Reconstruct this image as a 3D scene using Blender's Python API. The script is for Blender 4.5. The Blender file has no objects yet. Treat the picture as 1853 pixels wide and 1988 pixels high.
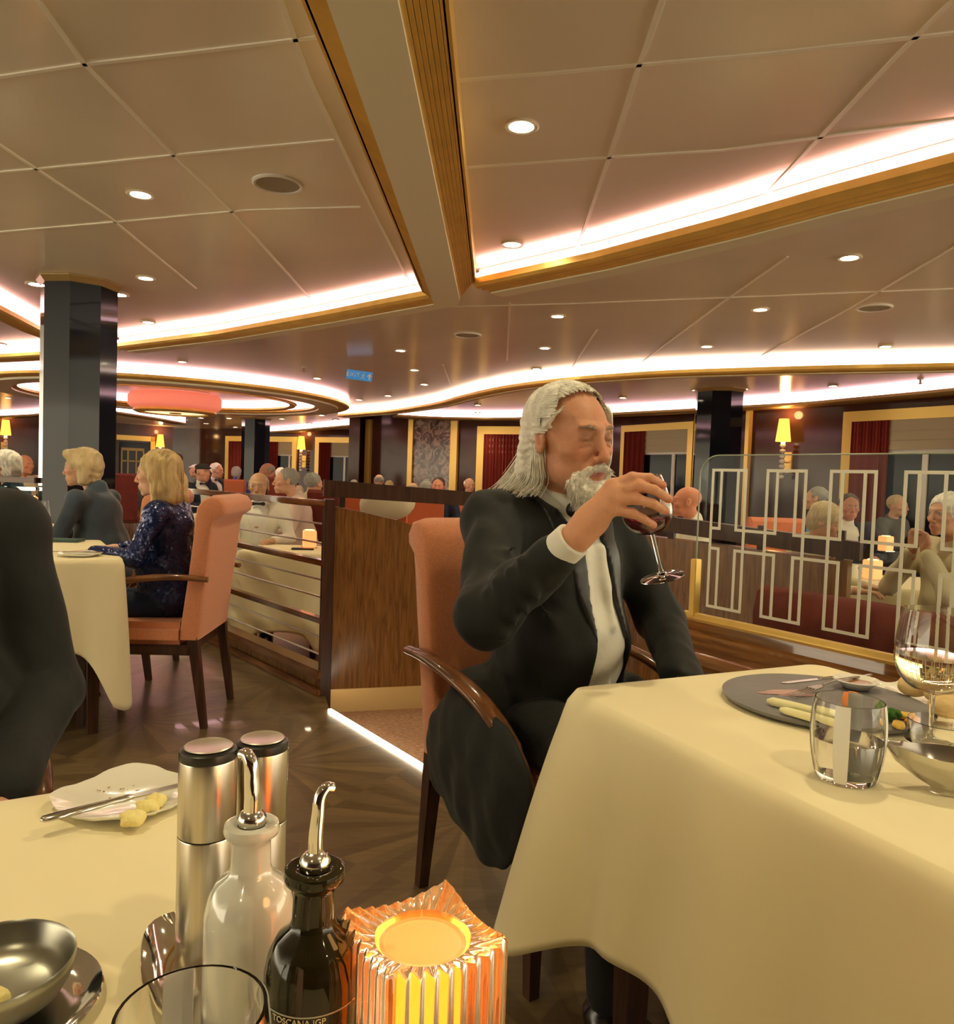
import bpy, bmesh, math, random
import numpy as np
from mathutils import Vector, Matrix, Euler
R = math.radians
random.seed(7)
scn = bpy.context.scene
COL = scn.collection

# ------------------------------------------------------------------ camera
FPX, CX, CY = 1500.0, 926.5, 994.0
CAMZ = 1.14
TILT, ROLL = R(2.44), R(2.0)
_r0 = np.array([1.0, 0, 0]); _u0 = np.array([0, math.sin(TILT), math.cos(TILT)])
_f = np.array([0, math.cos(TILT), -math.sin(TILT)])
_rt = math.cos(ROLL)*_r0 + math.sin(ROLL)*_u0
_up = -math.sin(ROLL)*_r0 + math.cos(ROLL)*_u0
cam_d = bpy.data.cameras.new('camera'); cam = bpy.data.objects.new('camera', cam_d); COL.objects.link(cam)
cam_d.sensor_fit = 'HORIZONTAL'; cam_d.sensor_width = 36.0; cam_d.lens = 36.0*FPX/1853.0
cam_d.clip_start = 0.02; cam_d.clip_end = 200
m = Matrix.Identity(4)
for i in range(3):
    m[i][0] = _rt[i]; m[i][1] = _up[i]; m[i][2] = -_f[i]
m[2][3] = CAMZ
cam.matrix_world = m
scn.camera = cam

# ------------------------------------------------------------------ world, exposure
W = bpy.data.worlds.new('world'); scn.world = W; W.use_nodes = True
bg = W.node_tree.nodes['Background']; bg.inputs[0].default_value = (1.0, 0.86, 0.60, 1); bg.inputs[1].default_value = 1.75
vs = scn.view_settings
scn.display_settings.display_device = 'sRGB'
vs.view_transform = 'Standard'; vs.look = 'None'; vs.gamma = 1.0; vs.use_curve_mapping = False
vs.exposure = 1.6
DL_POWER = 9.5; LED_POWER = 3.6
DL_COL = (1.0, 0.83, 0.46); LED_COL = (1.0, 0.54, 0.57)

# measurement helpers: a pixel of the photograph seen on a plane of known height or at a known distance
def ray(px, py):
    return _f + _rt*((px-CX)/FPX) + _up*((CY-py)/FPX)
def U(px, py, z):
    d = ray(px, py); t = (z-CAMZ)/d[2]
    return Vector((d[0]*t, d[1]*t, z))
def D(px, py, y):
    d = ray(px, py); t = y/d[1]
    return Vector((d[0]*t, y, CAMZ + d[2]*t))

# ------------------------------------------------------------------ object helpers
def setp(o, label=None, cat=None, group=None, kind=None):
    if label: o['label'] = label
    if cat: o['category'] = cat
    if group: o['group'] = group
    if kind: o['kind'] = kind
    return o
def empty(name, loc=(0,0,0), rz=0.0, label=None, cat=None, group=None):
    o = bpy.data.objects.new(name, None); COL.objects.link(o)
    o.location = loc; o.rotation_euler = (0,0,rz); o.empty_display_size = 0.05
    return setp(o, label, cat, group)
def mobj(name, me, mt=None, parent=None, loc=None, rot=None):
    o = bpy.data.objects.new(name, me); COL.objects.link(o)
    if mt is not None and len(me.materials) == 0: me.materials.append(mt)
    elif mt is not None: me.materials[0] = mt
    if parent: o.parent = parent
    if loc is not None: o.location = loc
    if rot is not None: o.rotation_euler = rot
    return o
def dup(o, loc=None, rz=None, parent=None):
    c = o.copy(); COL.objects.link(c); c.parent = parent
    if parent is None:
        if loc is not None: c.location = loc
        if rz is not None: c.rotation_euler = (0,0,rz)
    for ch in o.children: dup(ch, parent=c)
    return c
def smooth(me, on=True):
    me.polygons.foreach_set('use_smooth', [on]*len(me.polygons)); return me
def autosmooth(me, ang=40):
    bm = bmesh.new(); bm.from_mesh(me)
    for f in bm.faces: f.smooth = True
    for e in bm.edges:
        if len(e.link_faces) == 2 and e.calc_face_angle(0) > R(ang): e.smooth = False
    bm.to_mesh(me); bm.free(); return me
class MB:
    'collects shapes into one mesh'
    def __init__(s): s.v = []; s.f = []
    def add(s, v, f):
        n = len(s.v); s.v += [tuple(p) for p in v]; s.f += [tuple(i+n for i in q) for q in f]
        return s
    def box(s, x0,x1,y0,y1,z0,z1, M=None):
        v = [Vector(p) for p in ((x0,y0,z0),(x1,y0,z0),(x1,y1,z0),(x0,y1,z0),(x0,y0,z1),(x1,y0,z1),(x1,y1,z1),(x0,y1,z1))]
        if M: v = [M@p for p in v]
        return s.add(v, [(0,3,2,1),(4,5,6,7),(0,1,5,4),(1,2,6,5),(2,3,7,6),(3,0,4,7)])
    def bar(s, a, b, w, h, up=Vector((0,0,1))):
        a = Vector(a); b = Vector(b); t = (b-a).normalized(); sd = t.cross(up).normalized(); u = sd.cross(t)
        v = []
        for p in (a,b):
            for i,j in ((-1,-1),(1,-1),(1,1),(-1,1)): v.append(p + sd*(w/2*i) + u*(h/2*j))
        return s.add(v, [(0,1,2,3),(7,6,5,4),(0,4,5,1),(1,5,6,2),(2,6,7,3),(3,7,4,0)])
    def tube(s, pts, rad, n=10, cap=True, flat=1.0):
        pts = [Vector(p) for p in pts]; m_ = len(pts)
        if not hasattr(rad, '__len__'): rad = [rad]*m_
        v = []; prev = None
        for i,p in enumerate(pts):
            t = (pts[min(i+1,m_-1)] - pts[max(i-1,0)]).normalized()
            if prev is None:
                a = Vector((0,0,1)) if abs(t.z) < .9 else Vector((1,0,0)); sd = t.cross(a).normalized()
            else:
                sd = prev - t*prev.dot(t); sd.normalize()
            prev = sd; u = sd.cross(t)
            for k in range(n):
                an = 2*math.pi*k/n
                v.append(p + sd*math.cos(an)*rad[i] + u*math.sin(an)*rad[i]*flat)
        f = []
        for i in range(m_-1):
            for k in range(n):
                k2 = (k+1)%n; f.append((i*n+k, i*n+k2, (i+1)*n+k2, (i+1)*n+k))
        if cap: f.append(tuple(range(n))); f.append(tuple((m_-1)*n + k for k in reversed(range(n))))
        return s.add(v, f)
    def lathe(s, prof, n=32, c=(0,0,0), M=None, cap=True):
        'prof = [(r,z)...]'
        v = []; f = []
        for r,z in prof:
            for k in range(n):
                a = 2*math.pi*k/n; p = Vector((c[0]+r*math.cos(a), c[1]+r*math.sin(a), c[2]+z))
                v.append(M@p if M else p)
        for i in range(len(prof)-1):
            for k in range(n):
                k2 = (k+1)%n; f.append((i*n+k, i*n+k2, (i+1)*n+k2, (i+1)*n+k))
        if cap and len(prof)>2 or (cap and prof[0][0]>1e-5):
            if prof[0][0] > 1e-5: f.append(tuple(reversed(range(n))))
            if prof[-1][0] > 1e-5: f.append(tuple((len(prof)-1)*n+k for k in range(n)))
        return s.add(v, f)
    def prism(s, poly, z0, z1):
        n = len(poly); v = [(p[0],p[1],z0) for p in poly]+[(p[0],p[1],z1) for p in poly]
        f = [tuple(reversed(range(n))), tuple(range(n,2*n))]
        for i in range(n): j = (i+1)%n; f.append((i,j,n+j,n+i))
        return s.add(v, f)
    def extr(s, poly, vec):
        'extrude a 3d polygon along vec'
        n = len(poly); v = [Vector(p) for p in poly]; v += [p+Vector(vec) for p in v]
        f = [tuple(reversed(range(n))), tuple(range(n,2*n))]
        for i in range(n): j = (i+1)%n; f.append((i,j,n+j,n+i))
        return s.add(v, f)
    def sweep(s, path, sect, closed=False):
        'path: plan points (x,y); sect: closed loop of (offset to the right of travel, z)'
        m_ = len(path); ns = len(sect); v = []; f = []
        for i in range(m_):
            if closed: a = path[(i-1)%m_]; b = path[(i+1)%m_]
            else: a = path[max(i-1,0)]; b = path[min(i+1,m_-1)]
            t = Vector((b[0]-a[0], b[1]-a[1])).normalized(); nr = Vector((t.y,-t.x))
            for o_,z in sect: v.append((path[i][0]+nr.x*o_, path[i][1]+nr.y*o_, z))
        for i in range(m_ if closed else m_-1):
            j = (i+1)%m_
            for k in range(ns):
                k2 = (k+1)%ns; f.append((i*ns+k, j*ns+k, j*ns+k2, i*ns+k2))
        if not closed: f.append(tuple(reversed(range(ns)))); f.append(tuple((m_-1)*ns+k for k in range(ns)))
        return s.add(v, f)
    def mesh(s, name, sm=None, bevel=0, fix=True):
        me = bpy.data.meshes.new(name); me.from_pydata(s.v, [], s.f); me.validate()
        if fix or bevel:
            bm = bmesh.new(); bm.from_mesh(me)
            if bevel:
                bmesh.ops.bevel(bm, geom=[e for e in bm.edges if len(e.link_faces)==2 and e.calc_face_angle(0)>R(30)], offset=bevel, segments=2, affect='EDGES', clamp_overlap=True)
            bmesh.ops.recalc_face_normals(bm, faces=bm.faces); bm.to_mesh(me); bm.free()
        if sm: autosmooth(me, sm)
        return me
    def obj(s, name, mt, parent=None, sm=None, bevel=0, loc=None, rot=None):
        return mobj(name, s.mesh(name, sm, bevel), mt, parent, loc, rot)
def curve(pts, n=8):
    'Catmull-Rom through points'
    P = [Vector(p) for p in pts]; P = [P[0]*2-P[1]]+P+[P[-1]*2-P[-2]]; out = []
    for i in range(1,len(P)-2):
        for k in range(n):
            t = k/n; a,b,c,d = P[i-1],P[i],P[i+1],P[i+2]
            out.append(0.5*((2*b)+(c-a)*t+(2*a-5*b+4*c-d)*t*t+(3*b-a-3*c+d)*t**3))
    out.append(P[-2]); return out

# ------------------------------------------------------------------ materials
MATS = {}
def mat(name, col, rough=0.5, metal=0.0, bump=0.0, bscale=50, var=0.0, vscale=8, spec=0.5, emit=None, estr=0, trans=0, ior=1.45, coat=0, sheen=0, sss=0, vcol=False, alpha=1, stretch=None):
    if name in MATS: return MATS[name]
    M_ = bpy.data.materials.new(name); M_.use_nodes = True; nt = M_.node_tree; b = nt.nodes['Principled BSDF']
    b.inputs['Base Color'].default_value = (*col,1); b.inputs['Roughness'].default_value = rough
    b.inputs['Metallic'].default_value = metal; b.inputs['Specular IOR Level'].default_value = spec; b.inputs['IOR'].default_value = ior
    b.inputs['Transmission Weight'].default_value = trans; b.inputs['Coat Weight'].default_value = coat; b.inputs['Sheen Weight'].default_value = sheen
    b.inputs['Alpha'].default_value = alpha
    if sss: b.inputs['Subsurface Weight'].default_value = sss; b.inputs['Subsurface Radius'].default_value = (.012,.005,.003); b.inputs['Subsurface Scale'].default_value = 1
    if emit: b.inputs['Emission Color'].default_value = (*emit,1); b.inputs['Emission Strength'].default_value = estr
    tc = nt.nodes.new('ShaderNodeTexCoord'); src = tc.outputs['Object']
    if stretch:
        mp = nt.nodes.new('ShaderNodeMapping'); mp.inputs['Scale'].default_value = stretch; nt.links.new(src, mp.inputs[0]); src = mp.outputs[0]
    if var or vcol:
        base = None
        if vcol:
            at_ = nt.nodes.new('ShaderNodeAttribute'); at_.attribute_name = 'Col'; base = at_.outputs['Color']
        if var:
            nz = nt.nodes.new('ShaderNodeTexNoise'); nz.inputs['Scale'].default_value = vscale; nz.inputs['Detail'].default_value = 5
            nt.links.new(src, nz.inputs['Vector'])
            mr = nt.nodes.new('ShaderNodeMapRange'); mr.inputs['From Min'].default_value=.3; mr.inputs['From Max'].default_value=.7
            mr.inputs['To Min'].default_value = 1-var; mr.inputs['To Max'].default_value = 1+var
            nt.links.new(nz.outputs['Fac'], mr.inputs[0])
            mx = nt.nodes.new('ShaderNodeVectorMath'); mx.operation = 'SCALE'
            if base: nt.links.new(base, mx.inputs[0])
            else: mx.inputs[0].default_value = col
            nt.links.new(mr.outputs[0], mx.inputs['Scale']); base = mx.outputs[0]
        nt.links.new(base, b.inputs['Base Color'])
    if bump:
        n2 = nt.nodes.new('ShaderNodeTexNoise'); n2.inputs['Scale'].default_value = bscale; n2.inputs['Detail'].default_value = 4
        nt.links.new(src, n2.inputs['Vector'])
        bp = nt.nodes.new('ShaderNodeBump'); bp.inputs['Strength'].default_value = bump; bp.inputs['Distance'].default_value = 0.01
        nt.links.new(n2.outputs['Fac'], bp.inputs['Height']); nt.links.new(bp.outputs[0], b.inputs['Normal'])
    MATS[name] = M_; return M_
def wood(name, c1, c2, rough=0.25, scale=3.0, axis='z', coat=0.3):
    if name in MATS: return MATS[name]
    M_ = mat(name, c1, rough, coat=coat, spec=.25); nt = M_.node_tree; b = nt.nodes['Principled BSDF']
    tc = nt.nodes.new('ShaderNodeTexCoord'); mp = nt.nodes.new('ShaderNodeMapping')
    mp.inputs['Scale'].default_value = {'z':(14,14,1.2),'x':(1.2,14,14),'y':(14,1.2,14)}[axis]
    nt.links.new(tc.outputs['Object'], mp.inputs[0])
    nz = nt.nodes.new('ShaderNodeTexNoise'); nz.inputs['Scale'].default_value = scale; nz.inputs['Detail'].default_value = 8; nz.inputs['Distortion'].default_value = 0.6
    nt.links.new(mp.outputs[0], nz.inputs['Vector'])
    cr = nt.nodes.new('ShaderNodeValToRGB'); cr.color_ramp.elements[0].position=.35; cr.color_ramp.elements[1].position=.68
    cr.color_ramp.elements[0].color=(*c1,1); cr.color_ramp.elements[1].color=(*c2,1)
    nt.links.new(nz.outputs['Fac'], cr.inputs[0]); nt.links.new(cr.outputs[0], b.inputs['Base Color'])
    return M_
def emis(name, col, s):
    if name in MATS: return MATS[name]
    M_ = bpy.data.materials.new(name); M_.use_nodes = True; nt = M_.node_tree; nt.nodes.clear()
    e = nt.nodes.new('ShaderNodeEmission'); e.inputs[0].default_value = (*col,1); e.inputs[1].default_value = s
    o = nt.nodes.new('ShaderNodeOutputMaterial'); nt.links.new(e.outputs[0], o.inputs[0]); MATS[name] = M_; return M_
def pane_glass(name, tint=(.9,.95,.92), refl=0.12):
    M_ = bpy.data.materials.new(name); M_.use_nodes = True; nt = M_.node_tree; nt.nodes.clear()
    t = nt.nodes.new('ShaderNodeBsdfTransparent'); t.inputs[0].default_value = (*tint,1)
    g = nt.nodes.new('ShaderNodeBsdfGlossy'); g.inputs['Roughness'].default_value = 0.02
    fr = nt.nodes.new('ShaderNodeFresnel'); fr.inputs[0].default_value = 1.45
    ml = nt.nodes.new('ShaderNodeMath'); ml.operation='MULTIPLY'; ml.inputs[1].default_value = refl/0.04*0.35; ml.use_clamp=True
    nt.links.new(fr.outputs[0], ml.inputs[0])
    x = nt.nodes.new('ShaderNodeMixShader'); nt.links.new(ml.outputs[0], x.inputs[0]); nt.links.new(t.outputs[0], x.inputs[1]); nt.links.new(g.outputs[0], x.inputs[2])
    o = nt.nodes.new('ShaderNodeOutputMaterial'); nt.links.new(x.outputs[0], o.inputs[0]); MATS[name] = M_; return M_

M_ceil = mat('ceiling_panel', (.88,.80,.66), .17, spec=.6, bump=.05, bscale=1.5, var=.05, vscale=1.2)
M_ceil2 = mat('ceiling_cream', (.84,.79,.58), .35)
M_gold = mat('brass_trim', (.78,.52,.13), .35, metal=.4, var=.08)
M_goldwall = mat('gilt_wall_frame', (.78,.52,.13), .35, metal=.35)
M_darkgold = mat('bronze_moulding', (.34,.22,.08), .4, metal=.3)
M_wood = wood('mahogany', (.08,.03,.012), (.16,.07,.026), .2, coat=0)
M_woodx = wood('mahogany_rail', (.10,.035,.012), (.22,.09,.03), .15, axis='x')
M_woodl = wood('zebrano', (.12,.050,.014), (.22,.10,.030), .2, scale=5, coat=0)
M_legwood = wood('dark_leg_wood', (.035,.014,.008), (.07,.03,.015), .4, coat=0)
M_armwood = wood('walnut_arm', (.10,.04,.015), (.22,.09,.035), .22, axis='y')
M_salmon = mat('salmon_fabric', (.60,.22,.10), .75, bump=.25, bscale=260, var=.10, vscale=160, sheen=.3)
M_orange = mat('orange_upholstery', (.62,.16,.06), .7, bump=.15, bscale=120)
M_redup = mat('red_upholstery', (.15,.022,.012), .85, bump=.15, bscale=60, var=.15)
M_cloth = mat('table_linen', (.86,.77,.50), .85, bump=.08, bscale=14, var=.02, vscale=3, sheen=.2)
M_steel = mat('brushed_steel', (.62,.57,.48), .28, metal=1, var=.08, vscale=6, stretch=(60,60,.5))
M_chrome = mat('chrome', (.80,.78,.74), .07, metal=1)
M_silver = mat('silver', (.62,.60,.56), .18, metal=1)
M_black = mat('black_plastic', (.02,.018,.016), .3)
M_porc = mat('white_porcelain', (.85,.83,.74), .15, spec=.6, coat=.4)
M_column = mat('black_lacquer', (.006,.007,.012), .06, spec=.28, coat=0, bump=.05, bscale=2)
M_paintwhite = mat('white_paint', (.75,.73,.66), .45)
M_night = mat('night_glass', (.006,.008,.014), .08, spec=.12)
M_curtain = mat('red_curtain', (.22,.02,.012), .8, var=.2, vscale=25, stretch=(6,6,.3), bump=.3, bscale=10)
M_blind = mat('cream_blind', (.45,.38,.25), .8)
M_glassm = mat('clear_glass', (1,1,1), .0, trans=1, ior=1.45)
M_frost = mat('frosted_band', (.85,.85,.80), .45, spec=.5)
# ------------------------------------------------------------------ the room
ZC, ZS = 2.45, 2.33          # ceiling panels, underside of beams
ZLOW = -0.17                 # sunken dining level beyond the railing
uD = Vector((.854,.52,0)); vD = Vector((.52,-.854,0))     # the tables stand along these two directions
def st(o): o['kind'] = 'structure'; return o
TR = [0]
def trim(mb, mt, sm=None, bevel=0):
    TR[0] += 1; return st(mb.obj('trim_%d' % TR[0], mt, sm=sm, bevel=bevel))

# parquet floor of the raised level, bounded by the lit step edge
stepA = U(640,1380,0); stepB = U(850,1507,0)
sd = (stepB-stepA).normalized()
railL = U(400,1238,0); railR = U(632,1350,0)
_c0 = D(1340,1194,3.17); _c1 = D(1853,1306,2.30); wallc0 = Vector((_c0.x,_c0.y,0)); gD = Vector((_c1.x-_c0.x,_c1.y-_c0.y,0)).normalized(); wallc1 = wallc0 + gD*2.6       # low wall that carries the glass screen
farL = railL + (railL-railR).normalized()*9
floorpoly = [(-9,-4),(9,-4),(9,.2),(wallc1.x,wallc1.y),(wallc0.x,wallc0.y),(wallc0.x-.05,wallc0.y+.25),(stepB.x+.55,stepB.y+.42),(stepB.x,stepB.y),(stepA.x,stepA.y),(railR.x,railR.y),(railL.x,railL.y),(farL.x,farL.y),(-14,farL.y)]
def parquet(name, c1, c2, c3):
    M_ = mat(name, c1, .3, coat=.15); nt = M_.node_tree; b = nt.nodes['Principled BSDF']; L = nt.links
    tc = nt.nodes.new('ShaderNodeTexCoord'); mp = nt.nodes.new('ShaderNodeMapping'); mp.inputs['Rotation'].default_value = (0,0,R(31)); mp.inputs['Scale'].default_value=(1.15,1.15,1.15)
    L.new(tc.outputs['Object'], mp.inputs[0])
    # eight-pointed star tiles: angle around each tile centre chooses the plank tone
    fr = nt.nodes.new('ShaderNodeVectorMath'); fr.operation='FRACTION'; L.new(mp.outputs[0], fr.inputs[0])
    sb = nt.nodes.new('ShaderNodeVectorMath'); sb.operation='SUBTRACT'; sb.inputs[1].default_value=(.5,.5,0); L.new(fr.outputs[0], sb.inputs[0])
    sp = nt.nodes.new('ShaderNodeSeparateXYZ'); L.new(sb.outputs[0], sp.inputs[0])
    at2 = nt.nodes.new('ShaderNodeMath'); at2.operation='ARCTAN2'; L.new(sp.outputs[1], at2.inputs[0]); L.new(sp.outputs[0], at2.inputs[1])
    ml = nt.nodes.new('ShaderNodeMath'); ml.operation='MULTIPLY'; ml.inputs[1].default_value = 4/math.pi; L.new(at2.outputs[0], ml.inputs[0])
    ff = nt.nodes.new('ShaderNodeMath'); ff.operation='FRACT'; L.new(ml.outputs[0], ff.inputs[0])
    ln = nt.nodes.new('ShaderNodeVectorMath'); ln.operation='LENGTH'; L.new(sb.outputs[0], ln.inputs[0])
    th = nt.nodes.new('ShaderNodeMath'); th.operation='MULTIPLY_ADD'; th.inputs[1].default_value=.5; th.inputs[2].default_value=.0
    L.new(ff.outputs[0], th.inputs[0]); th.inputs[1].default_value=.98
    ad = nt.nodes.new('ShaderNodeMath'); ad.operation='ADD'; L.new(th.outputs[0], ad.inputs[0]); ad.inputs[1].default_value=0
    cr = nt.nodes.new('ShaderNodeValToRGB'); cr.color_ramp.interpolation='CONSTANT'
    e = cr.color_ramp.elements; e[0].position=0; e[0].color=(*c1,1); e[1].position=.32; e[1].color=(*c2,1)
    for p,c in ((.5,c3),(.66,c1),(.82,c2)): x=e.new(p); x.color=(*c,1)
    L.new(ad.outputs[0], cr.inputs[0])
    nz = nt.nodes.new('ShaderNodeTexNoise'); nz.inputs['Scale'].default_value=9; nz.inputs['Detail'].default_value=8; m2=nt.nodes.new('ShaderNodeMapping'); m2.inputs['Scale'].default_value=(1,6,1)
    L.new(tc.outputs['Object'], m2.inputs[0]); L.new(m2.outputs[0], nz.inputs['Vector'])
    mr = nt.nodes.new('ShaderNodeMapRange'); mr.inputs['To Min'].default_value=.6; mr.inputs['To Max'].default_value=1.4; L.new(nz.outputs['Fac'], mr.inputs[0])
    sc = nt.nodes.new('ShaderNodeVectorMath'); sc.operation='SCALE'; L.new(cr.outputs[0], sc.inputs[0]); L.new(mr.outputs[0], sc.inputs['Scale'])
    L.new(sc.outputs[0], b.inputs['Base Color']); return M_
M_parq = parquet('star_parquet', (.135,.092,.045), (.105,.070,.033), (.165,.112,.052))
M_parq2 = wood('red_parquet', (.20,.09,.05), (.30,.15,.08), .35, axis='x', coat=.1)
st(MB().prism(floorpoly, -.17, 0).obj('floor', M_parq))
st(MB().box(-24,14,-4,32,-.25,ZLOW).obj('floor_sunken', M_parq2))
M_carpet = mat('patterned_carpet', (.36,.20,.12), .95, bump=.6, bscale=120, var=.45, vscale=45, stretch=(1,3,1))
# carpeted tread just below the lit edge
cp = [stepA, stepB, stepB+Vector((.55,.36,0)), Vector((.10,4.55,0)), Vector((-.78,4.06,0))]
st(MB().prism([(p.x,p.y) for p in cp], ZLOW, -.09).obj('floor_carpet_tread', M_carpet))
M_led = emis('led_white', (1,.86,.62), 9)
mb = MB(); n_ = Vector((sd.y,-sd.x,0)); mb.bar(stepA+Vector((0,0,.004)), stepB+Vector((0,0,.004)), .016, .012)
o = mb.obj('step_light', M_led); setp(o, 'thin glowing light strip along the edge of the carpeted step', 'step light')

# ceiling
st(MB().box(-24,14,-4,32,ZC,ZC+.1).obj('ceiling', M_ceil))
M_seam = mat('ceiling_seam', (.95,.92,.80), .3)
def seam(pts, w=.016, closed=False):
    mb = MB()
    for a,b in zip(pts,pts[1:]): mb.bar(U(*a,ZC-.002), U(*b,ZC-.002), w, .006)
    trim(mb, M_seam)
for s_ in ([(45,-40),(160,120),(330,295),(450,410),(620,600)], [(-40,255),(210,420),(380,560)], [(525,-60),(600,150),(700,360),(805,568)],
           [(-40,155),(160,125),(360,103),(615,72)], [(-40,338),(180,318),(370,298),(650,272)], [(-20,452),(240,430),(480,408),(700,402)],
           [(1300,-40),(1240,130),(1185,300),(1120,487)], [(1880,-30),(1740,110),(1590,270),(1465,402)],
           [(878,157),(1060,143),(1250,125),(1500,103),(1870,62)], [(900,326),(1190,305),(1400,292),(1870,230)],
           [(990,588),(985,700)], [(1160,640),(1108,718)], [(1530,498),(1400,590),(1248,702)], [(1870,470),(1650,600),(1480,690)], [(860,708),(875,748)], [(700,600),(1100,590),(1870,560)]):
    seam(s_)

# beams with ribbed gilt mouldings; LED coves glow above them
M_cove = emis('cove_light', LED_COL, LED_POWER)
M_covew = emis('cove_light_warm', (1.0,.72,.60), LED_POWER)
def lip(path, w=.16, led='R', z0=ZS, rib=True, mt=None, ledmat=None, lh=.055, cream=.12, off=.0, closed=False):
    'a dropped lip along a plan path; led side L or R of travel'
    s_ = -1 if led == 'L' else 1
    mb = MB(); mb.sweep(path, [(s_*.0,z0+.05),(s_*.0,z0+.015),(s_*-.02,z0)]+[(s_*-(.02+k*w/6),z0 - (.006 if k%2 else 0)) for k in range(1,6)]+[(s_*-w,z0),(s_*-w,z0+.05)], closed)
    trim(mb, mt or M_gold)
    if cream:
        mb = MB(); mb.sweep(path, [(s_*-(w+.002),z0-.012),(s_*-(w+cream),z0-.012),(s_*-(w+cream),z0+.05),(s_*-(w+.002),z0+.05)], closed); trim(mb, M_ceil2)
        mb = MB(); mb.sweep(path, [(s_*-(w+cream),z0-.002),(s_*-(w+cream+.05),z0+.03),(s_*-(w+cream+.05),ZC),(s_*-(w+cream),ZC)], closed); trim(mb, M_darkgold)
    else: 
        mb = MB(); mb.sweep(path, [(s_*-(w),z0),(s_*-(w+.03),z0+.02),(s_*-(w+.03),ZC),(s_*-(w),ZC)], closed); trim(mb, M_darkgold)
    # upstand behind the LED and the LED itself
    mb = MB(); mb.sweep(path, [(s_*-.05,z0+.052),(s_*-.05,ZC-.003),(s_*-.07,ZC-.003),(s_*-.07,z0+.052)], closed); trim(mb, M_ceil2)
    mb = MB(); mb.sweep(path, [(s_*-.022,z0+.055),(s_*-.022,z0+.055+lh),(s_*-.045,z0+.055+lh),(s_*-.045,z0+.055)], closed)
    o = mb.obj('cove_light', ledmat or M_cove); return o
CL = []
def cove(label, *a, **k):
    o = lip(*a, **k); setp(o, label, 'cove light'); return o
def P2(lst, z): return [(U(x,y,z).x, U(x,y,z).y) for x,y in lst]
# beam 2 near side, right coffer and left coffer
b2r = P2([(918,556),(1150,507),(1400,443),(1600,387),(1853,322),(2100,255)], ZS)
cove('pink cove light above the long ribbed beam right of the roof junction', b2r, led='R', lh=.03)
b2l = P2([(222,676),(420,652),(620,617),(830,577)], ZS)
cove('pink cove light at the far edge of the left ceiling recess', b2l, led='R', w=.14, cream=.12, lh=.03)
cove('pink cove light left of the black column', P2([(-120,572),(0,604),(80,645),(150,672),(222,676)], ZS), led='R', cream=0)
# beam 1 running overhead
bl = P2([(640,0),(845,592)], ZS); br = P2([(776,0),(893,577)], ZS)
def ext(a, b, k): return (a[0]+(a[0]-b[0])*k, a[1]+(a[1]-b[1])*k)
bl = [ext(bl[0],bl[1],1.2)]+bl; br = [ext(br[0],br[1],1.2)]+br
st(MB().prism([bl[0],bl[2],(br[2][0]-.02,br[2][1]+.2),br[2],br[0]], ZS-.02, ZC).obj('ceiling_beam', M_ceil2))
for A_,B_,k in (((580,0),(822,577),0),((862,0),(921,556),1)):
    pa = P2([A_,B_], ZS); pa = [ext(pa[0],pa[1],1.2)]+pa
    q = bl if k == 0 else br
    mb = MB()
    # stepped, ribbed moulding between the beam board and the recess
    for j in range(7):
        t0, t1 = j/7, (j+.86)/7
        def mixp(i,t): return (q[i][0]+(pa[i][0]-q[i][0])*t, q[i][1]+(pa[i][1]-q[i][1])*t)
        zz = ZS-.006 + j*.006
        mb.prism([mixp(0,t0),mixp(2,t0),mixp(2,t1),mixp(0,t1)], zz, zz+.03)
    trim(mb, M_gold)
    mb = MB(); mb.sweep([pa[0],pa[2]], [(-.008,ZS+.03),(.008,ZS+.03),(.008,ZC),(-.008,ZC)]); trim(mb, M_gold)
# curvy cove of the middle zone
cv = [(655,806),(700,802),(750,798),(800,791),(850,782),(890,771),(940,759),(1000,748),(1100,736),(1200,728),(1300,722),(1450,717),(1600,713),(1853,708),(2100,700)]
cvp = [(p.x,p.y) for p in curve([U(x,y,ZS+.03) for x,y in cv], 4)]
cove('long curving warm white cove light crossing the room behind the bearded man', cvp, led='R', w=.14, cream=.1, ledmat=M_covew, lh=.05)
cv2 = [(770,806),(860,811),(1000,812),(1100,808),(1210,802),(1330,796),(1450,789),(1560,783),(1650,775),(1853,756),(2100,728)]
cvp2 = [(p.x,p.y) for p in curve([U(x,y,ZS+.03) for x,y in cv2], 4)]
cove('cove light along the top of the window wall', cvp2, led='R', w=.3, cream=0, lh=.085, mt=M_darkgold)
cv3 = [(330,841),(450,843),(560,838),(620,833),(684,828)]
cvp3 = [(p.x,p.y) for p in curve([U(x,y,ZS) for x,y in cv3], 4)]
cove('most distant cove light over the far windows', cvp3, led='R', w=.3, cream=0, lh=.11, mt=M_darkgold)
cove('cove light over the mirror wall behind the black column', P2([(-60,812),(60,806),(150,797),(220,800),(300,812),(362,823)], ZS+.02), led='R', w=.3, cream=0, lh=.11, mt=M_darkgold)
cove('cove light at far left beside the black column', P2([(-160,700),(0,692),(90,687),(150,682)], ZS+.02), led='R', w=.25, cream=0, lh=.08)
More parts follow.
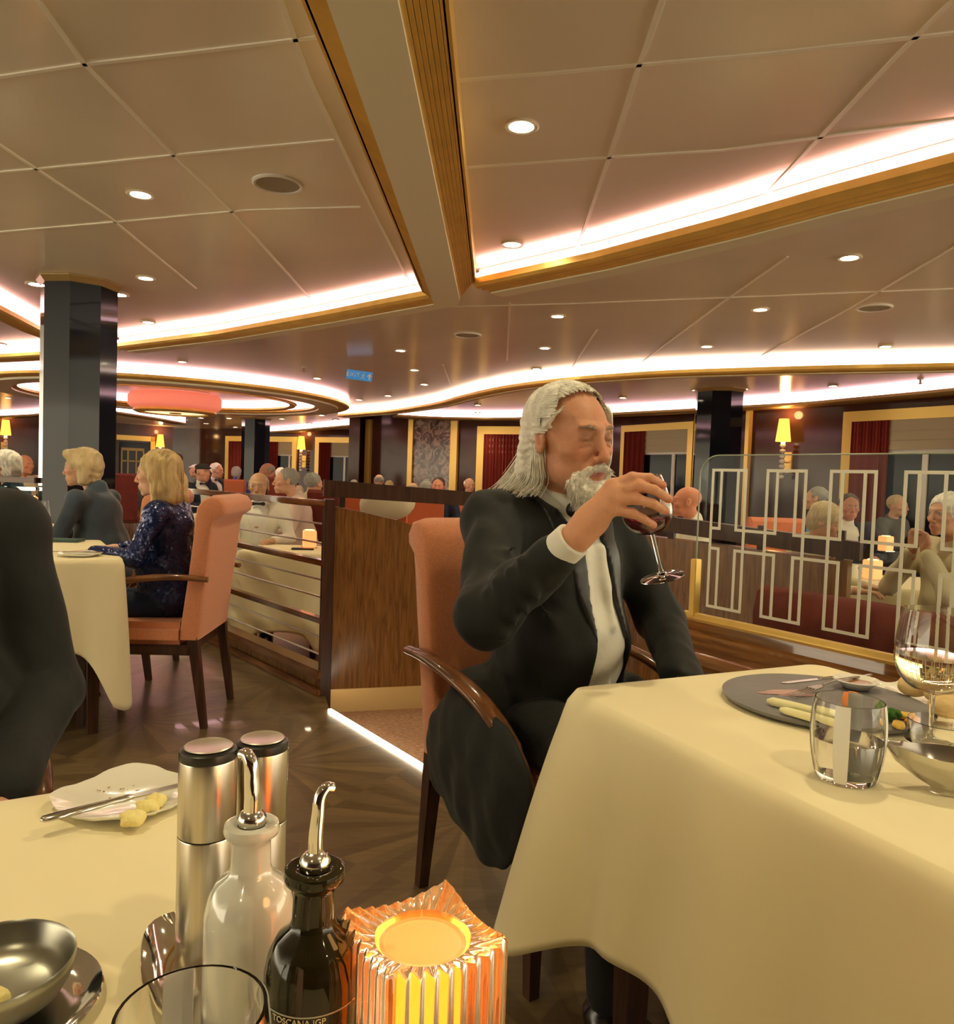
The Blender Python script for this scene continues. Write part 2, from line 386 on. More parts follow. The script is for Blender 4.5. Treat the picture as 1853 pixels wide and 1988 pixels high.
# the drum-lit ring
RC = (-5.25,13.4)
def circ(r, n=72, sgn=1): return [(RC[0]+r*1.02*math.cos(2*math.pi*k/n*sgn), RC[1]+r*1.1*math.sin(2*math.pi*k/n*sgn)) for k in range(n)]
cove('outer light of the round ceiling ring', circ(2.88,sgn=1), led='R', w=.2, cream=0, closed=True, lh=.08)
trim(MB().sweep(circ(2.52), [(-.18,ZS-.03),(.17,ZS-.03),(.17,ZS+.03),(-.18,ZS+.03)], True), M_ceil2)
cove('middle light of the round ceiling ring', circ(2.28,sgn=-1), led='R', w=.1, cream=0, closed=True, lh=.075)
cove('innermost light of the round ceiling ring', circ(1.85,sgn=-1), led='R', w=.1, cream=0, closed=True, lh=.08)

# chandelier drum
M_drum = mat('salmon_drum_fabric', (.62,.19,.13), .8, emit=(.9,.22,.12), estr=.18)
ch = empty('drum_chandelier', (RC[0]-.02,RC[1],2.08), label='large salmon pink drum chandelier with gold rim under the ceiling ring', cat='chandelier')
MB().lathe([(.60,.36),(.72,.33),(.76,.27),(.76,.13),(.71,.085),(.62,.075)], 48, cap=False).obj('shade', M_drum, ch, sm=50)
MB().lathe([(.60,.075),(.66,.07),(.68,.03),(.62,.0),(.54,.0),(.52,.03),(.54,.075)], 48, cap=False).obj('rim', M_gold, ch, sm=50)
MB().lathe([(0,.02),(.50,.02),(.52,.05),(0,.05)], 48).obj('diffuser', mat('diffuser_glass', (.7,.6,.4), .3, emit=(1,.7,.35), estr=.5), ch)
MB().lathe([(.10,.0),(.10,.04)], 20).obj('cap', M_darkgold, ch)
MB().lathe([(.62,.34),(.62,.365)], 48).obj('top_plate', M_ceil2, ch)

# downlights
def downlight_meshes():
    a = MB().lathe([(.045,0),(.062,0),(.066,-.006),(.060,-.010),(.047,-.008),(.044,0)], 24, cap=False).mesh('trim_ring', 40)
    b = MB().lathe([(0,-.003),(.044,-.003)], 24).mesh('lens')
    return a, b
M_lens = emis('downlight_lens', (1,.88,.62), 26)
M_ring = mat('downlight_ring', (.8,.72,.55), .35)
dla, dlb = downlight_meshes(); dla.materials.append(M_ring); dlb.materials.append(M_lens)
spot_near = bpy.data.lights.new('downlight_spot', 'SPOT'); spot_near.energy = DL_POWER; spot_near.color = DL_COL; spot_near.spot_size = R(125); spot_near.spot_blend = .7; spot_near.shadow_soft_size = .035
DLN = [0]
def downlight(loc, label, group=None, light=True, s=1.0):
    e = empty('downlight', loc, label=label, cat='ceiling light', group=group)
    for nm, me in (('trim_ring',dla),('lens',dlb)):
        c = bpy.data.objects.new(nm, me); COL.objects.link(c); c.parent = e; c.scale = (s,s,1)
    if light:
        l = bpy.data.objects.new('lamp_light', spot_near); COL.objects.link(l); l.parent = e; l.location = (0,0,-.02)
    return e
near = [((1013,243),'large bright round downlight right of the overhead beam'),((995,473),'downlight near the corner where the two ceiling beams meet'),
 ((1650,499),'round downlight below the long ribbed beam at right'),((1477,600),'downlight left of the round smoke detector on the right ceiling'),((1083,613),'downlight just below the long beam, above the bearded man'),
 ((273,376),'downlight left of the round speaker grille'),((283,539),'downlight to the upper right of the black column top'),((288,625),'downlight beside the black column, nearest above the far cove'),
 ((778,680),'downlight right of the blue exit sign, highest of the diagonal row'),((1058,675),'downlight above the curved cove behind the bearded man'),((1373,672),'downlight between the bearded man and the far dark column'),((1720,672),'downlight at far right above the long curved cove')]
for (p,l) in near: downlight(U(*p,ZC), l)
mid = [((805,718),'downlight diagonally below and right of the exit sign, second of the row'),((824,746),'third downlight of the row running down to the curved cove'),((754,768),'downlight left of the row, just above the curved cove'),((698,776),'downlight near the right tip of the ceiling ring'),
 ((1042,716),'downlight touching the glow of the curved cove left of the bearded man'),((354,702),'downlight above the far side of the ceiling ring'),((616,734),'downlight just right of the sprinkler by the ceiling ring'),((930,769),'topmost of three stacked downlights below the curved cove'),
 ((928,786),'middle one of three stacked downlights below the curved cove'),((928,801),'lowest of three stacked downlights below the curved cove'),((1210,772),'downlight right of the bearded man\'s head'),((1137,748),'downlight directly above the bearded man\'s head'),
 ((1618,749),'downlight between the dark far column and the right edge, under the curved cove'),((512,768),'downlight inside the ceiling ring'),((2,668),'downlight at the far left edge above the cove'),((16,772),'downlight at the far left edge below the ring')]
for p,l in mid: downlight(U(*p,ZC), l)
far_ = [(625,806),(652,815),(601,822),(400,822),(390,811),(445,812),(480,819),(350,808),(412,833),(457,829),(548,813)]
for i,p in enumerate(far_): downlight(U(*p,ZC), 'tiny distant downlight in the far ceiling', 'far downlights', light=(i%3==0), s=1.3)
# fixtures of the same ceiling above and behind the diner (outside the frame)
for x,y in ((-1.9,1.6),(.75,1.55),(-.75,.7),(2.2,1.2),(-2.7,3.0),(.9,.1),(-.6,-1.0),(1.8,-.8),(3.2,2.2)):
    downlight((x,y,ZC), 'downlight in the ceiling above the near tables', 'downlights overhead')
# speaker grille, detectors
def disc_thing(px, r, label, cat, h=.012, grille=True, name='ceiling_speaker'):
    e = empty(name, U(*px,ZC), label=label, cat=cat)
    MB().lathe([(r*.84,0),(r,0),(r,-h*.6),(r*.93,-h),(r*.85,-h*.8),(r*.84,0)], 40, cap=False).obj('rim', M_paintwhite, e, sm=40)
    MB().lathe([(0,-h*.5),(r*.85,-h*.5)], 40).obj('grille', mat('grille_grey', (.42,.37,.26), .6, bump=.6, bscale=400), e)
    return e
disc_thing((540,356), .115, 'round flat speaker grille in the left ceiling recess', 'speaker')
disc_thing((908,650), .13, 'round air diffuser beyond the long beam', 'vent', name='air_diffuser')
disc_thing((1698,597), .12, 'round speaker grille at the right beyond the long beam', 'speaker')
for p,l in (((590,712),'small sprinkler head left of the blue exit sign'),((1788,735),'small sprinkler head near the curved cove at far right')):
    e = empty('sprinkler', U(*p,ZC), label=l, cat='sprinkler')
    MB().lathe([(0,0),(.035,0),(.03,-.01),(0,-.012)], 16).obj('plate', M_paintwhite, e)
    MB().lathe([(.01,-.01),(.01,-.05),(.025,-.055),(.025,-.06),(0,-.06)], 12).obj('nozzle', M_darkgold, e)

# exit sign
sgn = empty('exit_sign', U(698,729,2.30)+Vector((0,0,0)), R(6), label='small blue hanging sign with white EXIT lettering, runner and arrow', cat='sign')
sgn.rotation_euler = (0,R(5),R(8))
MB().box(-.15,.15,-.004,.004,-.055,.055).obj('panel', mat('sign_blue', (.03,.13,.30), .35, emit=(.03,.14,.3), estr=.35), sgn)
M_signw = mat('sign_white', (.8,.85,.85), .4)
def text_mesh(s, size, ext_=.0008, name='lettering'):
    c = bpy.data.curves.new(name, 'FONT'); c.body = s; c.size = size; c.extrude = ext_; c.align_x = 'CENTER'; c.align_y = 'CENTER'
    o = bpy.data.objects.new(name, c); COL.objects.link(o); dg = bpy.context.evaluated_depsgraph_get()
    me = bpy.data.meshes.new_from_object(o.evaluated_get(dg)); bpy.data.objects.remove(o); bpy.data.curves.remove(c); return me
mobj('lettering', text_mesh('EXIT', .078), M_signw, sgn, (-.070,-.0055,0), (R(90),0,0))
mb = MB()
mb.add([(.085,-.006,0),(.12,-.006,.04),(.145,-.006,.0)],[(0,1,2)]).box(.109,.128,-.007,-.005,-.04,.002)
mb.obj('arrow', M_signw, sgn)
mb = MB(); mb.tube([(.02,-.006,-.035),(.04,-.006,-.01),(.045,-.006,.02)], .005, 6).tube([(.04,-.006,-.01),(.058,-.006,-.035)], .005, 6).tube([(.025,-.006,.012),(.06,-.006,.008)], .004, 6).lathe([(0,-.008),(.008,0),(0,.008)],8,(.05,-.006,.035))
mb.obj('runner', M_signw, sgn)
MB().box(-.13,-.125,-.003,.003,.055,ZC-2.30-.0).box(.125,.13,-.003,.003,.055,ZC-2.30).obj('hanger', M_darkgold, sgn)

# ------------------------------------------------------------------ walls
def ray2(px, py=880):
    d = ray(px,py); return Vector((d[0],d[1]))
def hit(px, a, b, py=880):
    d = ray2(px,py); a = Vector(a); e = Vector(b)-a
    det = d.x*(-e.y)+e.x*d.y; t = (a.x*(-e.y)+e.x*a.y)/det
    return Vector((d.x*t, d.y*t))
WALLS = {}
def wall(name, pxa, ya, pxb, yb, mt, z0=ZLOW, z1=2.36):
    a = D(pxa,880,ya); b = D(pxb,880,yb); a = Vector((a.x,a.y)); b = Vector((b.x,b.y)); WALLS[name] = (a,b)
    t = (b-a).normalized(); n = Vector((t.y,-t.x))          # faces the camera when a is left of b
    mb = MB(); mb.prism([tuple(a),tuple(b),tuple(b-n*.2),tuple(a-n*.2)], z0, ZC)
    st(mb.obj(name, mt)); return a,b,n
M_wallw = mat('lacquered_wall', (.065,.024,.016), .12, spec=.22, var=.15, vscale=3)
M_marble = mat('brown_marble', (.10,.055,.04), .12, spec=.4)
nt = M_marble.node_tree; b_ = nt.nodes['Principled BSDF']
nz = nt.nodes.new('ShaderNodeTexNoise'); nz.inputs['Scale'].default_value=5; nz.inputs['Detail'].default_value=10; nz.inputs['Distortion'].default_value=2.2
tc = nt.nodes.new('ShaderNodeTexCoord'); nt.links.new(tc.outputs['Object'], nz.inputs['Vector'])
cr = nt.nodes.new('ShaderNodeValToRGB'); e=cr.color_ramp.elements; e[0].position=.42; e[0].color=(.06,.035,.03,1); e[1].position=.64; e[1].color=(.38,.27,.22,1)
nt.links.new(nz.outputs['Fac'], cr.inputs[0]); nt.links.new(cr.outputs[0], b_.inputs['Base Color'])
wall('wall_right', 1180, 14.8, 2100, 8.2, M_wallw)
wall('wall_centre', 684, 17.2, 1185, 14.8, M_wallw)
wall('wall_back', 330, 25.5, 760, 22.0, M_wallw)
wall('wall_left', -260, 19.5, 335, 24.5, M_wallw)
def frame_wall(seg, px): 
    a,b = WALLS[seg]; return hit(px,a,b)
def wnormal(seg):
    a,b = WALLS[seg]; t=(b-a).normalized(); return t, Vector((t.y,-t.x))
def wbox(mb, seg, p0, p1, z0, z1, o0, o1):
    t,n = wnormal(seg); v=[]
    for z in (z0,z1):
        for p,o_ in ((p0,o0),(p1,o0),(p1,o1),(p0,o1)): v.append((p.x+n.x*o_, p.y+n.y*o_, z))
    mb.add(v, [(0,3,2,1),(4,5,6,7),(0,1,5,4),(1,2,6,5),(2,3,7,6),(3,0,4,7)]); return mb
WN=[0]
def window(seg, x0, x1, mull, z0=.55, z1=2.22, fw=.12, curtains=True, cw=.22):
    WN[0]+=1; t,n = wnormal(seg); a = frame_wall(seg,x0); b = frame_wall(seg,x1); w=(b-a).length
    def along(s_): return a + t*s_
    W_ = empty('window_%d'%WN[0], (a.x,a.y,0)); W_['kind']='structure'
    def par(mb, nm, mt, sm=None):
        o = mb.obj(nm, mt, sm=sm); o.parent = W_; o.location = (-a.x,-a.y,0); return o
    mb=MB(); wbox(mb,seg,along(0),along(fw),z0,z1,.0,.07); wbox(mb,seg,along(w-fw),along(w),z0,z1,.0,.07); wbox(mb,seg,along(fw),along(w-fw),z1-fw,z1,.0,.07)
    par(mb,'gilt_frame',M_goldwall)
    mb=MB(); wbox(mb,seg,along(fw),along(w-fw),z0,z1-fw,.0,.012); par(mb,'glass',M_night)
    mb=MB(); wbox(mb,seg,along(fw),along(w-fw),z1-fw-.38,z1-fw,.02,.05)
    for k in range(3): wbox(mb,seg,along(fw),along(w-fw),z1-fw-.38+k*.12,z1-fw-.33+k*.12,.02,.062)
    par(mb,'roman_blind',M_blind)
    for q in mull:
        p = frame_wall(seg,q); mb=MB(); wbox(mb,seg,p,p+t*.07,z0,z1-fw-.36,.012,.035); par(mb,'mullion',M_paintwhite)
    mb=MB(); wbox(mb,seg,along(fw),along(w-fw),z1-fw-.42,z1-fw-.38,.012,.03); par(mb,'head_rail',M_paintwhite)
    # curtain as pleats
    cwid = w*cw; N=40
    mb=MB(); 
    for s0 in ([fw, w-fw-cwid] if cw < .3 and w > 1.6 else [fw]):
        v=[];f=[]
        for i in range(N+1):
            s_ = s0 + cwid*i/N; oo = .08+.025*math.sin(i*1.9)
            p = along(s_)+n*oo
            v += [(p.x,p.y,z0-.1),(p.x,p.y,z1-fw)]
        for i in range(N): f.append((2*i,2*i+2,2*i+3,2*i+1))
        mb.add(v,f)
    me = mb.mesh('curtain', 60); o = mobj('curtain', me, M_curtain, W_, (-a.x,-a.y,0))
    return W_
window('wall_right', 1640, 1990, [1795], cw=.24, fw=.14)
window('wall_right', 1210, 1350, [1308], cw=.3)
window('wall_right', 2010, 2200, [])
window('wall_centre', 928, 1100, [1010], cw=.45, fw=.16)
window('wall_back', 516, 578, [562], cw=.3, fw=.16)
window('wall_back', 614, 690, [669], cw=.3, fw=.16)
window('wall_back', 440, 508, [490], cw=.4, fw=.16)
def bar_px(seg, x0, x1, z0=.4, z1=2.36, mt=None, o1=.08):
    mb = MB(); wbox(mb, seg, frame_wall(seg,x0), frame_wall(seg,x1), z0, z1, 0, o1); return trim(mb, mt or M_goldwall)
for x0,x1 in ((690,694),(712,722),(795,804),(877,890)): bar_px('wall_centre', x0, x1)
bar_px('wall_centre', 804, 877, mt=M_marble, o1=.03)
for x in (1353,1452): bar_px('wall_right', x, x+7)
# partition end at the centre
a = D(684,880,17.2); st(MB().prism([(a.x,a.y),(a.x+.02,a.y-.6),(a.x+.25,a.y-.6),(a.x+.25,a.y)], ZLOW, ZC).obj('wall_return', M_wallw))
st(MB().box(-4.5,5.5,-3.4,-3.2,-.1,ZC).obj('wall_rear', M_wallw))  # unseen wall added behind the camera to darken reflections in the metalware
# mirrored frame on the left wall, behind the women
mb=MB()
for z0,z1,x0,x1 in ((1.95,2.1,225,300),): wbox(mb,'wall_left',frame_wall('wall_left',x0),frame_wall('wall_left',x1),z0,z1,0,.06)
wbox(mb,'wall_left',frame_wall('wall_left',291),frame_wall('wall_left',300),.3,2.1,0,.06); trim(mb, M_goldwall)
mb=MB(); wbox(mb,'wall_left',frame_wall('wall_left',232),frame_wall('wall_left',290),.6,1.9,0,.03); trim(mb, M_night)
mb=MB()
for x in (234,246,262,276): wbox(mb,'wall_left',frame_wall('wall_left',x),frame_wall('wall_left',x+3),.6,1.7,.03,.06)
wbox(mb,'wall_left',frame_wall('wall_left',234),frame_wall('wall_left',279),1.64,1.72,.03,.06); wbox(mb,'wall_left',frame_wall('wall_left',234),frame_wall('wall_left',279),1.3,1.34,.03,.06)
trim(mb, M_darkgold)

# sconces
M_shade = mat('sconce_shade', (.9,.62,.2), .6, emit=(1,.42,.05), estr=.75)
M_crys = mat('crystal', (.95,.92,.88), .08, spec=.9, coat=1, bump=.5, bscale=30)
def sconce(loc, n, s, label):
    rz = math.atan2(n.y,n.x)+math.pi/2
    e = empty('wall_sconce', loc, rz, label=label, cat='wall lamp'); e.scale=(s,s,s)
    MB().lathe([(.085,0),(.055,.26)],20,(0,-.12,.0),cap=False).obj('shade', M_shade, e, sm=60)
    mb=MB()
    for k in range(7): mb.lathe([(0,0),(.028,.012),(.034,.03),(.028,.048),(0,.06)],10,(0,-.12,-.44+k*.06))
    mb.obj('crystal_stem', M_crys, e, sm=30)
    mb=MB(); mb.box(-.05,.05,-.02,0,-.36,-.12).tube([(0,0,-.24),(0,-.12,-.24)],.01,8); mb.obj('wall_plate', M_goldwall, e)
    MB().lathe([(.02,0),(.028,.006),(0,.008)],10,(0,-.12,-.02)).obj('bulb', emis('sconce_bulb',(1,.75,.4),6), e)
    l = bpy.data.lights.new('sconce_light','POINT'); l.energy=3.5; l.color=(1,.55,.2); l.shadow_soft_size=.06
    lo = bpy.data.objects.new('lamp_light', l); COL.objects.link(lo); lo.parent=e; lo.location=(0,-.13,.32)
def sconce_px(px,py,seg,s,label):
    p = frame_wall(seg,px); t,n = wnormal(seg); d = ray(px,py); tt = p.y/d[1]; z = CAMZ+d[2]*tt
    sconce((p.x,p.y,z), n, s, label)
sconce_px(1533,858,'wall_right',1.25,'glowing amber wall sconce with crystal stem between two windows at right')
sconce_px(592,873,'wall_back',1.5,'small glowing amber sconce between the distant windows')
sconce_px(307,868,'wall_left',1.5,'bright amber sconce on the far wall above the sequinned woman')
sconce_px(8,845,'wall_left',1.6,'amber sconce at the far left edge of the room')

# columns
def column(name, px, py, w, label, nfac=8, lights=True, rot=0.2, d=None):
    c = U(px,py,ZC) if d is None else Vector((D(px,py,d).x,d,ZC)); r = w/2/math.cos(math.pi/nfac)
    e = empty('column', (c.x,c.y,0), label=label, cat='column'); 
    mb = MB(); mb.lathe([(r,ZLOW if d is None and c.y>6 else 0),(r,ZC-.03)], nfac); o = mb.obj('shaft', M_column, e, rot=(0,0,rot))
    mb = MB(); mb.lathe([(r*.97,ZC-.06),(r*1.12,ZC-.012),(r*1.12,ZC-.002),(r*.9,ZC-.002)], nfac); mb.obj('capital', M_darkgold, e, rot=(0,0,rot))
    return e,c,r
column('c',155,548,.47,'thick glossy black faceted column behind the two women', nfac=8, rot=R(14))
column('c',1398,756,.58,'dark faceted column seen behind the glass screen', nfac=8)
column('c',497,831,.62,'distant dark column in front of the far windows', nfac=8, d=19.0)
for p,l in (((72,551),'uplit corner lamp at the left of the black column top'),((230,571),'corner lamp at the right of the black column top'),((1353,757),'lamp at the left of the far column top'),((1444,755),'lamp at the right of the far column top')):
    downlight(U(*p,ZC), l, s=1.2)
# ------------------------------------------------------------------ partitions, railings, glass screen
def rotZ(F):  # rotation that turns local +Y to direction F
    return math.atan2(F.y,F.x)-math.pi/2
# panelled wood partition left of the bearded man, with a brass kick plate
pa = U(641,1383,-.09); pb = U(838,1373,-.09); pd = (pb-pa).normalized(); pn = Vector((pd.y,-pd.x,0)); L_ = 2.0
e = empty('wood_partition', pa, math.atan2(pd.y,pd.x), label='glossy zebra wood partition with brass kick plate beside the lit step', cat='partition')
def poly_xz(mb, pts, y0, y1):
    n=len(pts); v=[(x,y0,z) for x,z in pts]+[(x,y1,z) for x,z in pts]; f=[tuple(range(n)),tuple(reversed(range(n,2*n)))]
    for i in range(n): j=(i+1)%n; f.append((j,i,n+i,n+j))
    return mb.add(v,f)
poly_xz(MB(), [(0.0,.12),(L_,.12),(L_,.70),(.9,.80),(.33,1.0),(0.0,1.065)], 0, .09).obj('panel', M_woodl, e)
poly_xz(MB(), [(0.0,0.0),(L_,0.0),(L_,.12),(0.0,.12)], -.004, .09).obj('kick_plate', mat('brass_plate', (.75,.58,.28), .3, metal=.6), e)
poly_xz(MB(), [(-.055,0),(-.003,0),(-.003,1.10),(-.055,1.10)], -.012, .10).obj('end_post', M_legwood, e)
poly_xz(MB(), [(-.06,1.115),(1.3,1.06),(1.3,1.13),(-.06,1.20)], -.0, .07).obj('handrail', M_legwood, e)
MB().box(.02,.05,.02,.05,1.06,1.125).box(1.0,1.03,.02,.05,.78,1.08).obj('rail_bracket', M_legwood, e)

# curved open railing with steel rods
ra = railL + (railL-railR).normalized()*.9; rb = railR
rl = (rb-ra).length
e = empty('open_railing', ra, math.atan2((rb-ra).y,(rb-ra).x), label='open railing of wooden rails and thin steel rods between chair and wood partition', cat='railing')
def rail(nm, z, w, h, mt, x0=0, round_=False):
    if round_: o = MB().tube([(x0,0,z),(rl,0,z)], w/2, 10).obj(nm, mt, e, sm=40)
    else: o = MB().box(x0,rl,-w/2,w/2,z-h/2,z+h/2).obj(nm, mt, e, bevel=.006)
    return o
rail('top_rail', .985, .06, .035, M_woodx)
for z in (.68,.38): rail('wood_rail', z, .05, .03, M_woodx)
for z in (.88,.78,.59,.50,.29,.20): rail('steel_rod', z, .011, .011, M_steel, round_=True)
rail('base_rail', .11, .10, .05, M_woodx); 
MB().box(0,rl,-.02,.06,.0,.085).obj('curb', M_woodl, e); MB().box(0,rl,-.05,-.02,.0,.035).obj('curb_moulding', M_woodx, e, bevel=.006)
for x in (.25,rl-.03): MB().box(x-.02,x+.02,-.02,.02,.0,.97).obj('post', M_legwood, e, bevel=.004)

# railing fragment at the far left, chrome and wood
a = D(-120,926,5.6); b = D(72,925,5.6)
e = empty('far_railing', (a.x,a.y,0), math.atan2(b.y-a.y,b.x-a.x), label='short wood and chrome railing at far left behind the water glasses', cat='railing'); q=(b-a).length
MB().box(0,q,-.03,.03,a.z-.02,a.z+.02).obj('top_rail', M_woodx, e, bevel=.005)
MB().box(0,q,-.02,.02,a.z-.075,a.z-.05).obj('lower_rail', M_chrome, e, bevel=.004)
MB().box(q-.40,q-.34,-.02,.02,0,a.z-.02).obj('post', M_silver, e)
for z in (.62,.45,.25): MB().tube([(0,0,z),(q,0,z)],.008,8).obj('rod', M_steel, e)

# low wall carrying the etched glass screen
e = empty('parapet', wallc0, math.atan2(gD.y,gD.x), label='dark wood parapet with glossy stepped capping under the glass screen', cat='parapet')
GL = 2.2
MB().box(-.02,GL,-.05,.16,-.01,.50).obj('wall_panel', M_wood, e)
mb = MB(); prof = [(-.15,.44),(-.155,.46),(-.14,.485),(-.11,.495),(-.10,.52),(-.085,.55),(-.05,.565),(-.045,.60),(.03,.605),(.03,.50),(-.10,.44)]
n=len(prof); mb.add([(-.04,y,z) for y,z in prof]+[(GL,y,z) for y,z in prof],[tuple(reversed(range(n))),tuple(range(n,2*n))]+[(i,(i+1)%n,n+(i+1)%n,n+i) for i in range(n)])
mb.obj('capping', wood('capping_wood', (.10,.036,.010),(.22,.095,.028),.08,axis='x',coat=.8), e, sm=25)
MB().box(-.03,GL,-.012,.012,.600,.625).obj('brass_channel', M_gold, e)
g = empty('glass_screen', wallc0+Vector((0,0,.61)), math.atan2(gD.y,gD.x), label='clear glass screen with etched white meander lattice and rounded top corner', cat='glass screen')
def glass_s(px, py):
    d = ray(px,py); dx,dy = d[0],d[1]; det = dx*(-gD.y)+gD.x*dy; t_ = (wallc0.x*(-gD.y)+gD.x*wallc0.y)/det
    p = Vector((dx*t_,dy*t_,0)); return (p-wallc0).dot(gD), CAMZ+d[2]*t_
gz1 = glass_s(1500,883)[1]-.61
rr=.09; pts=[(.02,.01),(GL,.01),(GL,gz1)]+[(.02+rr-rr*math.sin(k/8*math.pi/2), gz1-rr+rr*math.cos(k/8*math.pi/2)) for k in range(9)]
poly_xz(MB(), pts, -.005, .005).obj('pane', pane_glass('screen_glass', (.95,.97,.95), .009), g)
mb=MB(); edge=[(.02,0,.01)]+[(x,0,z) for x,z in reversed(pts[3:])]+[(GL,0,gz1)]
mb.tube(edge, .003, 6).obj('polished_edge', mat('glass_edge', (.30,.34,.24), .2, spec=.8), g, sm=50)
MB().box(.005,.035,-.018,.018,.0,.235).obj('brass_clamp', M_gold, g, bevel=.003)
s1=glass_s(1386,911)[0]; d1=glass_s(1456,911)[0]; s4=glass_s(1759,917)[0]; per=(s4-s1)/3; w_=(d1-s1)*1.0
w_ = (glass_s(1706,915)[0]-glass_s(1615,914)[0]+d1-s1)/2
zt=glass_s(1400,910)[1]-.61; zm=glass_s(1434,1032)[1]-.61; zl=glass_s(1434,1067)[1]-.61; zb=glass_s(1380,1179)[1]-.61
t_=.011; units=int((GL-s1)/per)+1
def lat(mb,x0,x1,z0,z1): mb.box(x0,x1,-.0075,-.0052,z0,z1)
mb=MB()
for i in range(units):
    a=s1+i*per; d_=a+w_; bb=a+.25*w_; cc=a+.72*w_
    lat(mb,a,a+t_,zb,zt); lat(mb,d_-t_,d_,zb,zt); lat(mb,a+t_,d_-t_,zt-t_,zt); lat(mb,a+t_,d_-t_,zb,zb+t_)
    for x in (bb,cc): lat(mb,x,x+t_,zm+t_,zt-t_); lat(mb,x,x+t_,zb+t_,zl-t_)
    lat(mb,cc,d_-t_,zm,zm+t_); lat(mb,a+t_,bb+t_,zm,zm+t_); lat(mb,d_,a+per,zm,zm+t_)
    lat(mb,cc,d_-t_,zl-t_,zl); lat(mb,a+t_,bb+t_,zl-t_,zl); lat(mb,d_,a+per,zl-t_,zl)
mb.obj('etched_lattice', mat('etched_white', (.72,.70,.58), .6), g)

# red bench behind the screen
bo = wallc0 + Vector((-gD.y,gD.x,0))*.30 + gD*(.10)
bz = .76
e = empty('red_bench', (bo.x,bo.y,ZLOW), math.atan2(gD.y,gD.x), label='dark red upholstered bench just behind the glass screen', cat='bench')
prof=[(-.02,.35),(-.03,.80),(-.01,.88),(.04,.905),(.09,.88),(.10,.80),(.10,.35)]
n=len(prof); MB().add([(0,y,z) for y,z in prof]+[(1.75,y,z) for y,z in prof],[tuple(reversed(range(n))),tuple(range(n,2*n))]+[(i,(i+1)%n,n+(i+1)%n,n+i) for i in range(n)]).obj('backrest', M_redup, e, sm=60)
MB().box(0,1.75,.10,.55,.40,.60).obj('seat', M_redup, e, bevel=.03); MB().box(0,1.75,-.02,.5,.0,.40).obj('base', M_wood, e)
# wooden divider beyond the bench, with handrail over it
a = D(1262,1041,4.4); b = D(1647,1089,3.75)
e = empty('wood_divider', (a.x,a.y,ZLOW), math.atan2(b.y-a.y,b.x-a.x), label='brown wood divider with dark handrail behind the glass screen', cat='partition'); q=math.hypot(b.x-a.x,b.y-a.y)
poly_xz(MB(), [(-1.2,0),(q,0),(q,b.z-ZLOW),(0,a.z-ZLOW),(-1.2,a.z-ZLOW+.03)], 0, .09).obj('panel', M_woodl, e)
a2 = D(1240,984,4.4); b2=D(1662,1052,3.75)
poly_xz(MB(), [(-1.2,a2.z-ZLOW-.04),(q+.05,b2.z-ZLOW-.09),(q+.05,b2.z-ZLOW),(-1.2,a2.z-ZLOW+.04)], 0, .07).obj('handrail', M_legwood, e)
for s_ in (.1,.6,q-.06): MB().box(s_,s_+.035,.02,.05,.9,1.12 if s_>.3 else 1.14).obj('rail_bracket', M_legwood, e)

